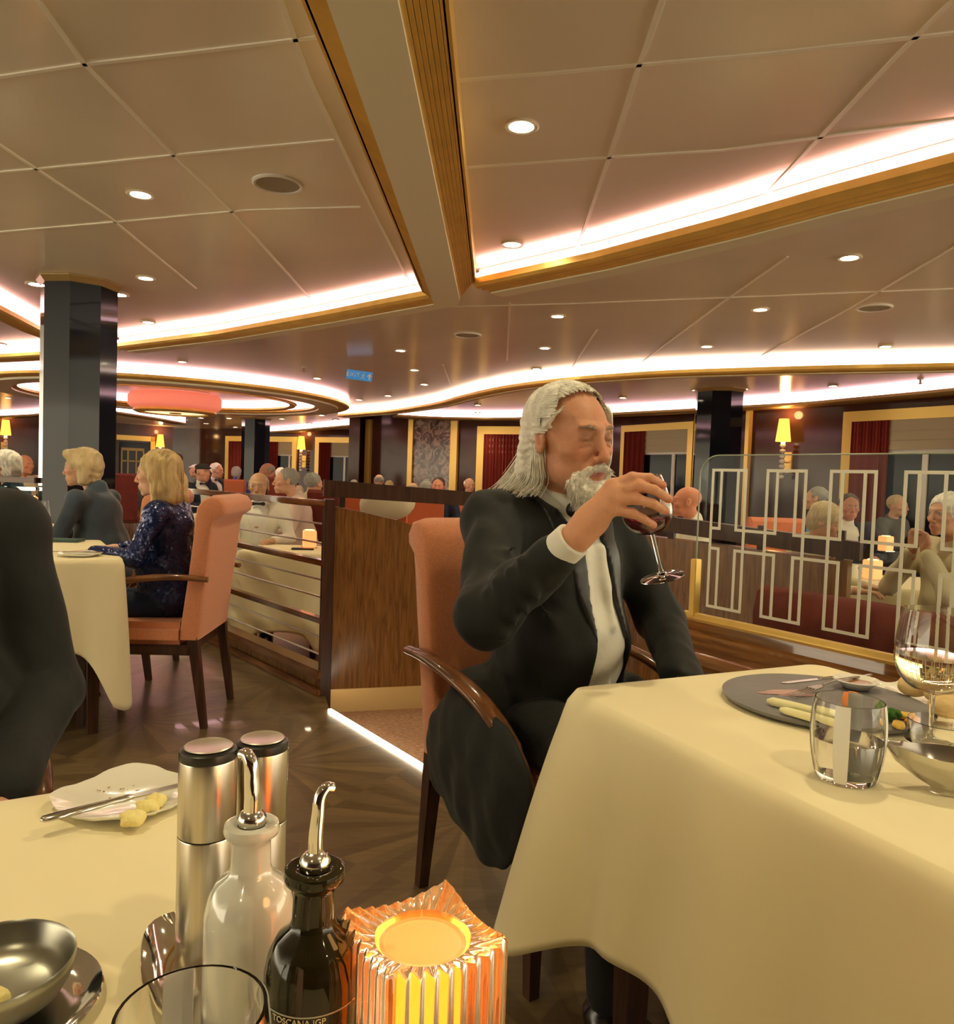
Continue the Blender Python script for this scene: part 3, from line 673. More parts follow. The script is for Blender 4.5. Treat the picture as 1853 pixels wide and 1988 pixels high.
# ------------------------------------------------------------------ chairs
def loft(sections, name='m', sm=60, closed_ends=True):
    'sections: list of equal-length 3d loops'
    n=len(sections[0]); v=[]; f=[]
    for s_ in sections: v += s_
    for i in range(len(sections)-1):
        for k in range(n): k2=(k+1)%n; f.append((i*n+k,i*n+k2,(i+1)*n+k2,(i+1)*n+k))
    if closed_ends: f.append(tuple(reversed(range(n)))); f.append(tuple((len(sections)-1)*n+k for k in range(n)))
    return MB().add(v,f)
CH = {}
def chair_parts(fab):
    if fab in CH: return CH[fab]
    out=[]
    # scroll-top back: closed side profile (y,z), slightly rounded at both sides
    prof=[(-.165,.40),(-.185,.55),(-.205,.70),(-.222,.85),(-.228,.94),(-.235,.985),(-.26,1.025),(-.30,1.045),(-.34,1.035),(-.365,1.00),(-.36,.965),(-.335,.945),(-.315,.93),(-.305,.90),(-.295,.78),(-.275,.60),(-.255,.40)]
    cy=sum(p[0] for p in prof)/len(prof)
    secs=[]
    for x,s_ in ((-.265,.72),(-.258,.88),(-.24,.97),(-.21,1),(0,1),(.21,1),(.24,.97),(.258,.88),(.265,.72)):
        loop=[]
        for (y,z) in prof:
            # shrink towards the local centre line of the pad
            yc = -.21-.09*(z-.4)/.6 if z<.92 else -.30; zc = z if z<.92 else .985
            loop.append((x*(1-.06*(1-min(1,(z-.4)/.5))), yc+(y-yc)*s_, zc+(z-zc)*s_ if z>.41 else z))
        secs.append(loop)
    out.append(('backrest', loft(secs).mesh('backrest',70), fab))
    mb=MB(); mb.box(-.26,.26,-.20,.29,.37,.475); out.append(('seat', mb.mesh('seat',60,bevel=.03), fab))
    out.append(('seat_frame', MB().box(-.25,.25,-.22,.27,.33,.375).mesh('seat_frame',40,bevel=.006), 'legwood'))
    for sx in (-1,1):
        out.append(('leg', loft([[(sx*.225+a*.02,.245+b*.02,.35) for a,b in ((-1,-1),(1,-1),(1,1),(-1,1))],[(sx*.225+a*.013,.25+b*.013,0) for a,b in ((-1,-1),(1,-1),(1,1),(-1,1))]]).mesh('leg',40), 'legwood'))
        out.append(('leg', loft([[(sx*.225+a*.022,-.225+b*.022,.42) for a,b in ((-1,-1),(1,-1),(1,1),(-1,1))],[(sx*.225+a*.014,-.28+b*.014,0) for a,b in ((-1,-1),(1,-1),(1,1),(-1,1))]]).mesh('leg',40), 'legwood'))
        pth = curve([(sx*.275,-.30,.675),(sx*.292,-.16,.685),(sx*.30,0,.672),(sx*.297,.12,.64),(sx*.285,.21,.58),(sx*.265,.255,.50),(sx*.245,.262,.36)],5)
        rad = [.026*(.75+.25*math.sin(min(1,i/14)*math.pi/2)) if i<22 else .02 for i in range(len(pth))]
        out.append(('armrest', MB().tube(pth, rad, 12, flat=.62).mesh('armrest',60), 'armwood'))
    CH[fab]=out; return out
def chair(F, base, label, fab='salmon', group=None, simple=False):
    e = empty('dining_chair', base, rotZ(F), label=label, cat='chair', group=group)
    mt={'salmon':M_salmon,'red':M_redup,'orange':M_orange,'legwood':M_legwood,'armwood':M_armwood}
    e.scale=(1,1,.985)
    for nm,me,k in chair_parts(fab):
        o = mobj(nm, me, mt[k], e)
    return e
# the bearded man's chair
Fm = Vector((.52,-.854,0)); Xm = Vector((Fm.y,-Fm.x,0))   # facing, right-hand side
cm = Vector((-.180,2.09,0)) - Xm*.29 + Fm*.29 + Vector((0,0,0))
chair(Fm, cm, 'salmon dining chair with curved wooden arm on which the bearded man sits')
Fw = Vector((-1,-.06,0)).normalized(); Xw = Vector((Fw.y,-Fw.x,0))
cw2 = U(396,1413,0) + Xw*.225 + Fw*.28
chair(Fw, cw2, 'salmon dining chair holding the woman in the navy sequinned dress')
cw1 = cw2 + Vector((-.56,.74,0))
chair(Fw, cw1, 'salmon dining chair under the short-haired woman in blue')

# ------------------------------------------------------------------ tables with linen
def cloth_mesh(L1, L2, H, drop, amp=.03, seed=1, corner=.10, rad=.035, nf=3.0, cflare=.10):
    rnd = random.Random(seed); ph=[rnd.uniform(0,6.28) for _ in range(6)]
    per=[]; step=.015
    cs=[(rad,rad,math.pi,1.5*math.pi),(L1-rad,rad,1.5*math.pi,2*math.pi),(L1-rad,L2-rad,0,.5*math.pi),(rad,L2-rad,.5*math.pi,math.pi)]
    for i,(cx,cy,a0,a1) in enumerate(cs):
        for k in range(7):
            a=a0+(a1-a0)*k/6; per.append((cx+rad*math.cos(a),cy+rad*math.sin(a),math.cos(a),math.sin(a)))
        nx=cs[(i+1)%4]; e0=per[-1]; a=nx[2]; e1=(nx[0]+rad*math.cos(a),nx[1]+rad*math.sin(a))
        dl=math.hypot(e1[0]-e0[0],e1[1]-e0[1]); n=max(2,int(dl/step))
        for k in range(1,n): t=k/n; per.append((e0[0]+(e1[0]-e0[0])*t,e0[1]+(e1[1]-e0[1])*t,e0[2],e0[3]))
    N=len(per); v=[]; f=[]
    # flat top as shrinking loops
    for s_ in (0,.35,.7,.93,.985):
        for (x,y,nx,ny) in per: v.append((L1/2+(x-L1/2)*s_, L2/2+(y-L2/2)*s_, H+.003))
    cum=[0]
    for i in range(1,N): cum.append(cum[-1]+math.hypot(per[i][0]-per[i-1][0],per[i][1]-per[i-1][1]))
    rows=26
    for j in range(rows+1):
        t=j/rows
        for i,(x,y,nx,ny) in enumerate(per):
            s_=cum[i]
            dc=min(math.hypot(x-a,y-b) for a,b in ((0,0),(L1,0),(L1,L2),(0,L2)))
            cf=math.exp(-(dc/.10)**2)
            dr=drop+corner*cf + .012*math.sin(s_*9+ph[0])
            fold=(math.sin(s_*2*math.pi*nf+ph[1])*.6+math.sin(s_*2*math.pi*nf*1.7+ph[2])*.3+math.sin(s_*2*math.pi*nf*.45+ph[3])*.5)
            out=.004+ t**.8*(.015+ amp*(fold*.6+.5)*(1-cf) + cflare*cf)
            # two pinch folds either side of each corner
            out-= t*.035*math.exp(-((dc-.15)/.05)**2)
            z=H+.003-.012*(1 if t>0 else 0)*min(1,t*8)-t*dr
            if t==0: out=-.002; z=H+.002
            v.append((x+nx*out,y+ny*out,z))
    tot=5+rows+1
    for j in range(1,tot-1+0):
        pass
    for j in range(tot-1):
        for i in range(N):
            i2=(i+1)%N; f.append((j*N+i,j*N+i2,(j+1)*N+i2,(j+1)*N+i))
    me=bpy.data.meshes.new('tablecloth'); me.from_pydata(v,[],f)
    bm=bmesh.new(); bm.from_mesh(me); bmesh.ops.remove_doubles(bm,verts=bm.verts,dist=1e-5); bmesh.ops.recalc_face_normals(bm,faces=bm.faces)
    bm.to_mesh(me); bm.free(); smooth(me); return me
def table(org, e1, L1, L2, H, drop, tlabel, clabel, z0=0, **k):
    'org and first axis e1 (second is e1 turned left)'
    rz=math.atan2(e1.y,e1.x)
    t=empty('dining_table', (org.x,org.y,z0), rz, label=tlabel, cat='table')
    MB().box(.015,L1-.015,.015,L2-.015,H-.03,H-.002).obj('tabletop', M_legwood, t, bevel=.005)
    for x in (.10,L1-.10):
        for y in (.10,L2-.10): loft([[(x+a*.03,y+b*.03,H-.03) for a,b in ((-1,-1),(1,-1),(1,1),(-1,1))],[(x+a*.02,y+b*.02,0) for a,b in ((-1,-1),(1,-1),(1,1),(-1,1))]]).obj('leg', M_legwood, t)
    me=cloth_mesh(L1,L2,H,drop,**k); c=mobj('tablecloth', me, M_cloth, None, (org.x,org.y,z0), (0,0,rz))
    sl=c.modifiers.new('t','SOLIDIFY'); sl.thickness=.0012; sl.offset=0
    setp(c, clabel, 'tablecloth'); return t,c
TH=.75
A_=U(1103,1338,TH); B_=U(1585,1290,TH)
eAB=(B_-A_).normalized(); LAB=(B_-A_).length
# corner listed is the near-left one so that axis 1 follows AC, axis 2 follows AB
eAC=Vector((eAB.y,-eAB.x,0))
table(Vector((A_.x,A_.y,0)), eAC, .98, LAB, TH, .385, 'square dining table in front of the bearded man, hidden under its cloth','pale yellow linen cloth draped over the right-hand table', seed=4, amp=.055, corner=.07, cflare=.12, nf=2.4)
K_=U(392,1496,TH)
c0=K_ + vD*1.15
# near table: corner K is far-right; axis1 = -v reversed
table(c0, -vD, 1.15, 1.05, TH, .40, 'near dining table carrying the mills and candle, under its cloth','cream linen cloth on the near table under the mills and bottles', seed=9)
# women's table
Wc=U(240,1087,TH)
c1_=Wc
table(Wc, -vD, .95, .85, TH, .36, 'dining table between the seated women and the dark-suited shoulder','cream tablecloth hanging in a long point beside the sequinned woman', seed=5, corner=.28, cflare=.03, amp=.02)
# second table of the women further back
W2=U(118,1035,TH)
table(W2, -vD, .8, .8, TH, .3, 'small table behind the women with water glasses','white cloth on the table with water glasses at far left', seed=6)

# ------------------------------------------------------------------ glassware and things on the near table
def tumbler(loc, r=.044, h=.118, water=None, label='', stripes=4, ph=0.3, group=None):
    e=empty('tumbler', loc, ph, label=label, cat='glass', group=group)
    def R_(t): return r*(.80+.62*t-.50*t*t) if True else r
    prof=[(0,0)]+[(R_(0)*.94,0)]+[(R_(k/14),.003+(h-.003)*k/14) for k in range(15)]+[(R_(1)-.0018,h)]+[(R_(k/14)-.0022,.009+(h-.009)*k/14) for k in range(13,-1,-1)]+[(0,.009)]
    MB().lathe(prof,40,cap=False).obj('glass_body', M_glassm, e, sm=50)
    for s_ in range(stripes):
        a0=2*math.pi*s_/stripes; v=[];f=[]
        for j in range(13):
            t=j/12*.985+.012
            for i in range(6):
                a=a0+(i/5-.5)*.42; v.append(((R_(t)+.0007)*math.cos(a),(R_(t)+.0007)*math.sin(a),.003+(h-.003)*t))
        for j in range(12):
            for i in range(5): f.append((j*6+i,j*6+i+1,(j+1)*6+i+1,(j+1)*6+i))
        MB().add(v,f).obj('frosted_band', M_frost, e, sm=60)
    if water:
        n=10; prof=[(0,.0095)]+[(R_(k/n*water)-.0026,.0095+(h*water-.0095)*k/n) for k in range(n+1)]+[(0,h*water)]
        MB().lathe(prof,32,cap=False).obj('water', mat('water', (1,1,1), 0, trans=1, ior=1.33), e, sm=30)
    return e
def wineglass(loc, h=.205, r=.043, stem=.085, foot=.037, wine=None, winemat=None, label='', M=None, cat='wine glass', bowl='tulip'):
    e=empty('wine_glass', loc, 0, label=label, cat=cat)
    if M is not None: e.rotation_euler=M
    bh=h-stem
    if bowl=='tulip': pr=lambda t: r*(1-(1-min(1,t/.45))**2.2)**.5 if t<.45 else r*(1-.16*((t-.45)/.55)**1.6)
    n=16
    outer=[(.004+0*k,stem+.000) for k in range(1)]+[(max(.004,pr(k/n)),stem+bh*k/n) for k in range(1,n+1)]
    inner=[(max(.001,pr(k/n)-.0012),stem+.003+(bh-.003)*k/n) for k in range(n,0,-1)]+[(0,stem+.0035)]
    prof=[(0,0),(foot,0),(foot,.0012),(foot*.6,.003),(.008,.006),(.0042,.014),(.0035,stem*.5),(.0038,stem-.006)]+outer+inner
    MB().lathe(prof,36,cap=False).obj('glass_body', M_glassm, e, sm=50)
    if wine:
        m_=10; prof=[(0,stem+.004)]+[(max(.001,pr(k/m_*wine)-.0016),stem+.004+(bh*wine-.004)*k/m_) for k in range(1,m_+1)]+[(0,stem+bh*wine)]
        MB().lathe(prof,32,cap=False).obj('wine', winemat, e, sm=30)
    return e
def mill(px, py, d, r, label):
    p=D(px,py,d); h=p.z-TH
    e=empty('pepper_mill', (p.x,p.y,TH+.004), label=label, cat='mill'); h-=.004
    MB().lathe([(r*.97,0),(r,.004),(r,h*.62),(r*.985,h*.625)],40).obj('lower_body', M_steel, e, sm=40)
    MB().lathe([(r*.985,h*.63),(r,h*.635),(r,h*.945),(r*.99,h*.95)],40).obj('turning_head', M_steel, e, sm=40)
    MB().lathe([(r*.99,h*.95),(r*1.0,h*.962),(r*.98,h*.985),(r*.86,h*.993)],40).obj('collar', M_black, e, sm=40)
    MB().lathe([(0,h*.996),(r*.80,h*.996),(r*.84,h*.999),(r*.80,h*1.003),(r*.74,h),(0,h)],40,cap=False).obj('cap', mat('brushed_cap',(.72,.66,.58),.35,metal=.9), e, sm=40)
mill(405,1447,.575,.0212,'tall steel pepper mill, nearer and left of the pair')
mill(510,1432,.605,.0203,'tall steel salt mill, right and farther of the pair')
# tray
e=empty('cruet_tray', (-.165,.555,TH+.004), R(-38), label='shiny curved metal tray under the mills and bottles', cat='tray')
v=[];f=[];N=48
prof=[(.0,.0035),(.6,.0035),(.80,.006),(.95,.014),(1.0,.021),(.985,.023),(.93,.017),(.78,.009),(.6,.0065),(0,.0065)]
for (s_,z) in prof:
    for k in range(N):
        a=2*math.pi*k/N; lob=1+.10*math.cos(2*a)**2; v.append((.096*s_*lob*math.cos(a),.055*s_*lob*math.sin(a),z-.0034))
for j in range(len(prof)-1):
    for k in range(N): k2=(k+1)%N; f.append((j*N+k,j*N+k2,(j+1)*N+k2,(j+1)*N+k))
MB().add(v,f).obj('dish', M_chrome, e, sm=60)
def bottle(px, py, d, rb, rn, ztop, M_body, label, spout_ang, rl=None, sr=.0060):
    p=D(px,py,d); z0=TH+.004; h=ztop-z0
    e=empty('oil_bottle', (p.x,p.y,z0), label=label, cat='bottle')
    rl=rl or rn*1.35
    prof=[(0,.0),(rb*.9,0),(rb,.006),(rb,h*.52),(rb*.985,h*.58),(rb*.9,h*.655),(rb*.74,h*.715),(rn*1.12,h*.755),(rn,h*.79),(rn*.97,h*.90),(rn*1.02,h*.925),(rl,h*.945),(rl*1.04,h*.965),(rl,h*.99),(rl*.8,h),(rn*.7,h*.985),(rn*.66,h*.9),(0,h*.9)]
    MB().lathe(prof,48,cap=False).obj('bottle_body', M_body, e, sm=55)
    MB().lathe([(rn*.64,h*.97),(rn*.70,h*1.0),(rn*.74,h*1.02),(rn*.55,h*1.045),(rn*.3,h*1.06),(0,h*1.06)],28,cap=False).obj('stopper', M_silver, e, sm=55)
    ca,sa=math.cos(spout_ang),math.sin(spout_ang)
    pth=curve([(0,0,h*1.04),(0,0,h*1.12),(.001*ca,.001*sa,h*1.20),(.002*ca,.002*sa,h*1.27),(.006*ca,.006*sa,h*1.305),(.0105*ca,.0105*sa,h*1.30)],5)
    MB().tube(pth,[sr-.0018*i/len(pth) for i in range(len(pth))],12).obj('pour_spout', M_chrome, e, sm=60)
    return e,h
M_milk=mat('milk_glass',(.60,.60,.55),.12,trans=.0,spec=.7,coat=.8,sss=.0)
bottle(489,1602,.52,.0305,.0135,.9005,M_milk,'white milk-glass oil bottle with chrome pourer standing before the mills',R(150),.0180)
M_dark=mat('dark_green_glass',(.014,.012,.004),.06,spec=.5)
be,bh=bottle(612,1672,.455,.0290,.0128,.905,M_dark,'dark olive oil bottle with chrome pourer beside the glowing candle',R(35),.0178,sr=.0046)
tm=text_mesh('TOSCANA IGP',.0050,.0002)
vs_=tm.vertices
for v_ in vs_:
    a=v_.co.x/.0292; rr_=.0292+.0003+ v_.co.z; v_.co=Vector((rr_*math.sin(a), -rr_*math.cos(a), v_.co.y))
o=mobj('label_lettering', tm, mat('label_gold',(.75,.70,.45),.4), be, (0,0,bh*.488)); o.rotation_euler=(0,0,R(-4))
mb=MB(); mb.lathe([(.02925,bh*.505),(.0295,bh*.508),(.02925,bh*.512)],48,cap=False); mb.obj('label_border', mat('label_grey',(.4,.4,.32),.5), be)

# bread plate with knife and butter
pp=U(247,1562,TH)
def wavyplate(e, r, mt, lobes=4, amp=.06, h=.012):
    v=[];f=[];N=72; prof=[(0,.003),(.55,.003),(.72,.006),(.97,h),(1.0,h+.001),(.985,h-.002),(.72,.002),(.55,0),(0,0)]
    for s_,z in prof:
        for k in range(N):
            a=2*math.pi*k/N; lob=1+(amp*math.cos(lobes*a)+.012*math.cos(16*a))*s_**3; zz=z+ (.003*math.cos(lobes*a)*s_**4); v.append((r*s_*lob*math.cos(a),r*s_*lob*math.sin(a),zz))
    for j in range(len(prof)-1):
        for k in range(N): k2=(k+1)%N; f.append((j*N+k,j*N+k2,(j+1)*N+k2,(j+1)*N+k))
    return MB().add(v,f).obj('plate_body', mt, e, sm=60)
e=empty('bread_plate', (pp.x,pp.y,TH+.004), R(20), label='white scalloped bread plate with crumbs at the back of the near table', cat='plate')
wavyplate(e,.075,M_porc)
mb=MB(); rnd=random.Random(3)
for k in range(14):
    x,y=rnd.uniform(-.035,.02),rnd.uniform(.0,.035); s_=rnd.uniform(.0008,.0018); mb.lathe([(0,0),(s_,s_*.5),(0,s_)],5,(x,y,.0045))
mb.obj('crumbs', mat('crumb_brown',(.35,.18,.07),.8), e)['kind']='stuff'
def lumpy(c, rx, ry, rz, seed, n=14, bump_=.18):
    rnd=random.Random(seed); ph=[rnd.uniform(0,6.28) for _ in range(6)]; v=[];f=[]
    for j in range(n+1):
        th=math.pi*j/n
        for k in range(2*n):
            a=math.pi*k/n; q=1+bump_*(math.sin(3*a+ph[0])*math.sin(2*th+ph[1])+.6*math.sin(5*a+ph[2]+th*3))*math.sin(th)
            v.append((c[0]+rx*q*math.sin(th)*math.cos(a),c[1]+ry*q*math.sin(th)*math.sin(a),c[2]+rz*q*math.cos(th)))
    for j in range(n):
        for k in range(2*n): k2=(k+1)%(2*n); f.append((j*2*n+k,(j+1)*2*n+k,(j+1)*2*n+k2,j*2*n+k2))
    return v,f
M_butter=mat('butter',(.90,.78,.32),.45,sss=.2,bump=.3,bscale=300)
for i,(px_,py_,rx,lab) in enumerate(((257,1594,.013,'small lone curl of butter at the front of the bread plate'),(285,1573,.012,'middle lump of butter on the bread plate'),(302,1560,.012,'lump of butter touching the knife blade'))):
    q=U(px_,py_,TH+.014); me=MB().add(*lumpy((0,0,0),rx,rx*.8,.0085,i+2)).mesh('butter_curl',60); o=mobj('butter_curl',me,M_butter,None,(q.x,q.y,TH+.017)); setp(o,lab,'butter')
# butter knife
k0=U(78,1592,TH+.022); k1=U(350,1520,TH+.024); kd=(k1-k0); kl=kd.length
e=empty('butter_knife', k0, math.atan2(kd.y,kd.x), label='silver butter knife lying across the bread plate', cat='knife')
hl=kl*.60
mb=loft([[(x,w*math.cos(a),hh*math.sin(a)) for a in [2*math.pi*i/10 for i in range(10)]] for x,w,hh in ((0,.002,.0015),(.003,.0065,.003),(.02,.0072,.0035),(.06,.0052,.0034),(hl-.012,.0040,.0032),(hl-.004,.0048,.004),(hl,.0042,.0036),(hl+.006,.003,.002))])
mb.obj('handle', M_silver, e, sm=60)
mb=MB(); bl_=kl*.4; pts=[(hl+.004,-.004),(hl+bl_*.5,-.0065),(hl+bl_*.9,-.007),(hl+bl_,-.002),(hl+bl_*.97,.004),(hl+bl_*.5,.005),(hl+.004,.003)]
mb.prism(pts,-.0007,.0007); mb.obj('blade', M_silver, e)
# steel bowl with butter, on polished saucer
bp_=D(-14,1868,.53); e=empty('steel_bowl',(bp_.x,bp_.y,TH+.010),label='brushed steel bowl at the lower left corner of the near table',cat='bowl'); r=.053; hb=bp_.z-TH-.010
MB().lathe([(0,0),(r*.72,0),(r*.86,.006),(r*.95,hb*.5),(r,hb-.001),(r*.985,hb+.001),(r*.955,hb-.001),(r*.90,hb*.5),(r*.80,.009),(r*.66,.004),(0,.004)],48,cap=False).obj('bowl_body', mat('pewter',(.42,.42,.36),.3,metal=1), e, sm=50)
e=empty('saucer',(bp_.x+.004,bp_.y-.006,TH+.0),label='polished round saucer beneath the steel bowl',cat='saucer')
MB().lathe([(0,.004),(.050,.004),(.061,.008),(.069,.014),(.070,.013),(.062,.006),(.050,.0035),(0,.0035)],48,cap=False).obj('saucer_body', M_chrome, e, sm=50)
q=(bp_.x+.010,bp_.y-.020,TH+.024); o=mobj('butter_ball', MB().add(*lumpy((0,0,0),.012,.011,.010,8)).mesh('butter_ball',60), M_butter, None, q); setp(o,'pale butter ball inside the steel bowl','butter')
# tumbler at the bottom
tp=D(372,1962,.375); tumbler((tp.x,tp.y,TH+.004),r=.040,h=tp.z-TH-.004,label='empty striped tumbler at the bottom edge in front of the white bottle',ph=2.1)

# ribbed glass candle holder
cc_=Vector((-.0235,.452,TH+.004)); hh=.118; half=.0405
e=empty('candle_holder', cc_, math.atan2(vD.y,vD.x), label='square ribbed glass candle holder glowing orange in the foreground', cat='candle holder')
N=4*54; v=[];f=[]
def sq(a, h_, flute):
    # rounded square radius
    c_,s_=abs(math.cos(a)),abs(math.sin(a)); p=9; r_=h_/((c_**p+s_**p)**(1/p)); return r_*(1+0*flute)
def ring(h_, z, fl, wave=0, circ_=0):
    out=[]
    for k in range(N):
        a=2*math.pi*k/N; r_=sq(a,h_,0)
        x,y=r_*math.cos(a),r_*math.sin(a); t=(y if abs(x)>abs(y) else x)/h_
        fq=fl*(.5+.5*math.cos(t*math.pi*9))
        if abs(x)>abs(y): x-=math.copysign(fq,x)
        else: y-=math.copysign(fq,y)
        rc=math.hypot(x,y); cr_=.0285
        q_=1-circ_; x,y=x*q_+cr_*math.cos(a)*circ_, y*q_+cr_*math.sin(a)*circ_
        zz=z+wave*((t*t)*.008-.005+.0016*math.cos(t*math.pi*9))
        out.append((x,y,zz))
    return out
rings=[ring(half*.96,0,.001),ring(half,.004,.0022),ring(half,hh*.5,.0026),ring(half,hh-.003,.0028,1),ring(half*.965,hh,.003,1)]
for q_ in (.2,.4,.6,.8,.97): rings.append(ring(half*.955,hh-.001-.006*q_,.003*(1-q_),1-q_,q_))
rings+= [ring(half,hh-.012,.0,0,1.0),ring(half,hh-.06,0,0,1),ring(half,.016,0,0,1)]
for rg in rings: v+=rg
for j in range(len(rings)-1):
    for k in range(N): k2=(k+1)%N; f.append((j*N+k,j*N+k2,(j+1)*N+k2,(j+1)*N+k))
f.append(tuple(reversed(range(N)))); f.append(tuple((len(rings)-1)*N+k for k in range(N)))
MB().add(v,f).obj('ribbed_glass', mat('candle_glass',(1,.66,.32),.0,trans=.82,ior=1.42), e, sm=50)  # the glass itself is clear; the candle's glow is put into its orange tint
c=empty('candle', cc_+Vector((0,0,.0165)), label='round wax candle glowing inside the ribbed glass holder', cat='candle')
MB().lathe([(0,0),(.0268,0),(.0272,.002),(.0272,hh-.030),(.0262,hh-.0265)],40,cap=False).obj('wax_body', mat('lit_wax',(.95,.55,.18),.5,emit=(1,.27,.025),estr=1.5), c, sm=40)
MB().lathe([(.0262,hh-.0265),(.024,hh-.0255),(.0235,hh-.027),(0,hh-.027)],40,cap=False).obj('wax_top', mat('wax_top',(.62,.36,.15),.2,coat=.5,emit=(1,.40,.10),estr=.10), c, sm=40)
lt=bpy.data.lights.new('candle_light','POINT'); lt.energy=.08; lt.color=(1,.5,.15); lt.shadow_soft_size=.03
lo=bpy.data.objects.new('flame_light',lt); COL.objects.link(lo); lo.parent=c; lo.location=(0,0,hh+.03)

# ------------------------------------------------------------------ things on the bearded man's table
sp_=(U(1384,1331,TH)+U(1812,1420,TH))/2
sp_=U(1600,1374,TH)
M_slate=mat('grey_slate',(.20,.195,.20),.55,bump=.2,bscale=60,var=.1)
e=empty('slate_plate',(sp_.x,sp_.y,TH+.004),label='large round grey slate plate with food in front of the bearded man',cat='plate')
MB().lathe([(0,0),(.155,0),(.172,.006),(.176,.013),(.170,.015),(0,.015)],72,cap=False).obj('plate_body', M_slate, e, sm=40)
ZP=TH+.019
mb=MB(); v,f=lumpy((0,0,0),.05,.022,.0012,5); mb.add(v,f); mb.obj('sauce_smear', mat('meat_juice',(.38,.20,.17),.3), e, loc=(-.055,.02,.0155))
def food(nm, mb, mt, px, py, z, lab, cat, rz=0):
    q=U(px,py,z); o=mobj(nm, mb.mesh(nm,60), mt, None, (q.x,q.y,z), (0,0,rz)); setp(o,lab,cat); return o
M_aspar=mat('white_asparagus',(.80,.76,.42),.4)
av=(U(1592,1392,ZP)-U(1492,1366,ZP)); arz=math.atan2(av.y,av.x)
mb=MB(); mb.tube([(0,0,.007),(.01,0,.008),(.04,0,.008),(.12,.002,.008)],[.003,.0075,.0085,.0085],12); food('asparagus_spear',mb,M_aspar,1490,1368,ZP,'pale asparagus spear lying on the slate plate','vegetable',arz)
food('asparagus_spear',MB().tube([(0,0,.007),(.01,0,.007),(.10,-.002,.007)],[.003,.0065,.0075],12),M_aspar,1515,1385,ZP,'second asparagus spear near the front rim of the slate plate','vegetable',arz)
food('carrot_piece',MB().add(*lumpy((0,0,.018),.017,.016,.018,4,bump_=.1)),mat('carrot',(.85,.25,.05),.4,sss=.1),1655,1384,ZP,'orange carrot piece seen through the striped water glass','vegetable')
mb=MB()
for i in range(9):
    a=i*2.4; r_=.004+.0012*i; v,f=lumpy((r_*math.cos(a),r_*math.sin(a),.012+.003*math.cos(i)),.007,.007,.006,i,n=8,bump_=.3); mb.add(v,f)
mb.tube([(0,0,0),(0,0,.01)],.005,8); food('broccoli_floret',mb,mat('broccoli',(.06,.20,.02),.7,bump=.6,bscale=400),1727,1399,ZP,'dark green broccoli floret on the slate plate','vegetable')
for i,(px_,py_,l) in enumerate(((1755,1396,'yellow vegetable piece right of the broccoli'),(1772,1406,'orange vegetable piece nearest the wine glass stem'),(1745,1414,'thin yellow vegetable strip at the front of the plate'))):
    mb=MB().add(*lumpy((0,0,.006),.016,.009,.006,i+20,bump_=.1)); food('vegetable_piece',mb,mat('squash_%d'%(i%2),((.85,.55,.10),(.80,.33,.04))[i%2],.4),px_,py_,ZP,l,'vegetable',i*.6)
dq=U(1663,1337,ZP); e=empty('sauce_dish',(dq.x,dq.y,ZP+.001),R(30),label='small white dish of brown sauce on the slate plate',cat='dish')
MB().lathe([(0,0),(.022,0),(.034,.012),(.042,.016),(.041,.018),(.031,.014),(.020,.005),(0,.005)],40,cap=False).obj('dish_body',M_porc,e,sm=50)
MB().lathe([(0,.0115),(.028,.0115)],32).obj('sauce',mat('brown_sauce',(.30,.13,.05),.15),e)
# fork and spoon leaning on the plate
def fork(p0,p1,lab):
    d_=p1-p0; l=d_.length; e=empty('fork',p0,0,label=lab,cat='fork'); e.rotation_euler=Vector((1,0,0)).rotation_difference(d_.normalized()).to_euler()
    loft([[(x,w*math.cos(a),z+h_*math.sin(a)) for a in [2*math.pi*i/8 for i in range(8)]] for x,w,h_,z in ((l*.38,.0025,.002,.006),(l*.5,.0026,.002,.008),(l*.75,.004,.002,.004),(l*.93,.0075,.0018,0),(l,.004,.001,0))]).obj('handle',M_silver,e,sm=60)
    mb=MB(); mb.prism([(l*.38,-.003),(l*.38,.003),(l*.33,.008),(l*.24,.0105),(l*.24,-.0105),(l*.33,-.008)],.003,.005); 
    mb.obj('fork_neck',M_silver,e)
    for i in range(4):
        y=-.009+i*.006; MB().tube([(l*.25,y,.004),(l*.12,y,.0015),(0,y,.003)],[.0016,.0013,.0007],6).obj('tine',M_silver,e)
fork(U(1535,1352,ZP+.004),U(1692,1309,TH+.034),'silver fork with dark tines resting on the slate plate')
e=empty('knife',U(1590,1318,TH+.02),0,label='silver knife handle lying beyond the slate plate',cat='knife'); q=U(1688,1306,TH+.022)-U(1590,1318,TH+.02); e.rotation_euler=(0,0,math.atan2(q.y,q.x))
loft([[(x,w*math.cos(a),h_*math.sin(a)) for a in [2*math.pi*i/8 for i in range(8)]] for x,w,h_ in ((0,.003,.002),(.03,.0045,.003),(.08,.0065,.0035),(.10,.003,.002))]).obj('handle',M_silver,e,sm=60)
MB().prism([(0,-.006),(-.09,-.008),(-.10,0),(-.09,.003),(0,.004)],-.0006,.0006).obj('blade',M_silver,e)
# striped water tumbler
tq=U(1642,1513,TH+.003); tumbler((tq.x,tq.y,TH+.004),r=.047,h=.108,water=.52,label='striped tumbler half full of water in front of the slate plate',ph=.95)
# white wine
M_wwine=mat('white_wine',(.95,.86,.55),0,trans=1,ior=1.34)
wq=U(1806,1441,TH+.003); wineglass((wq.x,wq.y,TH+.004),h=.208,r=.057,stem=.075,foot=.036,wine=.46,winemat=M_wwine,label='large glass of white wine at the right edge of the table')
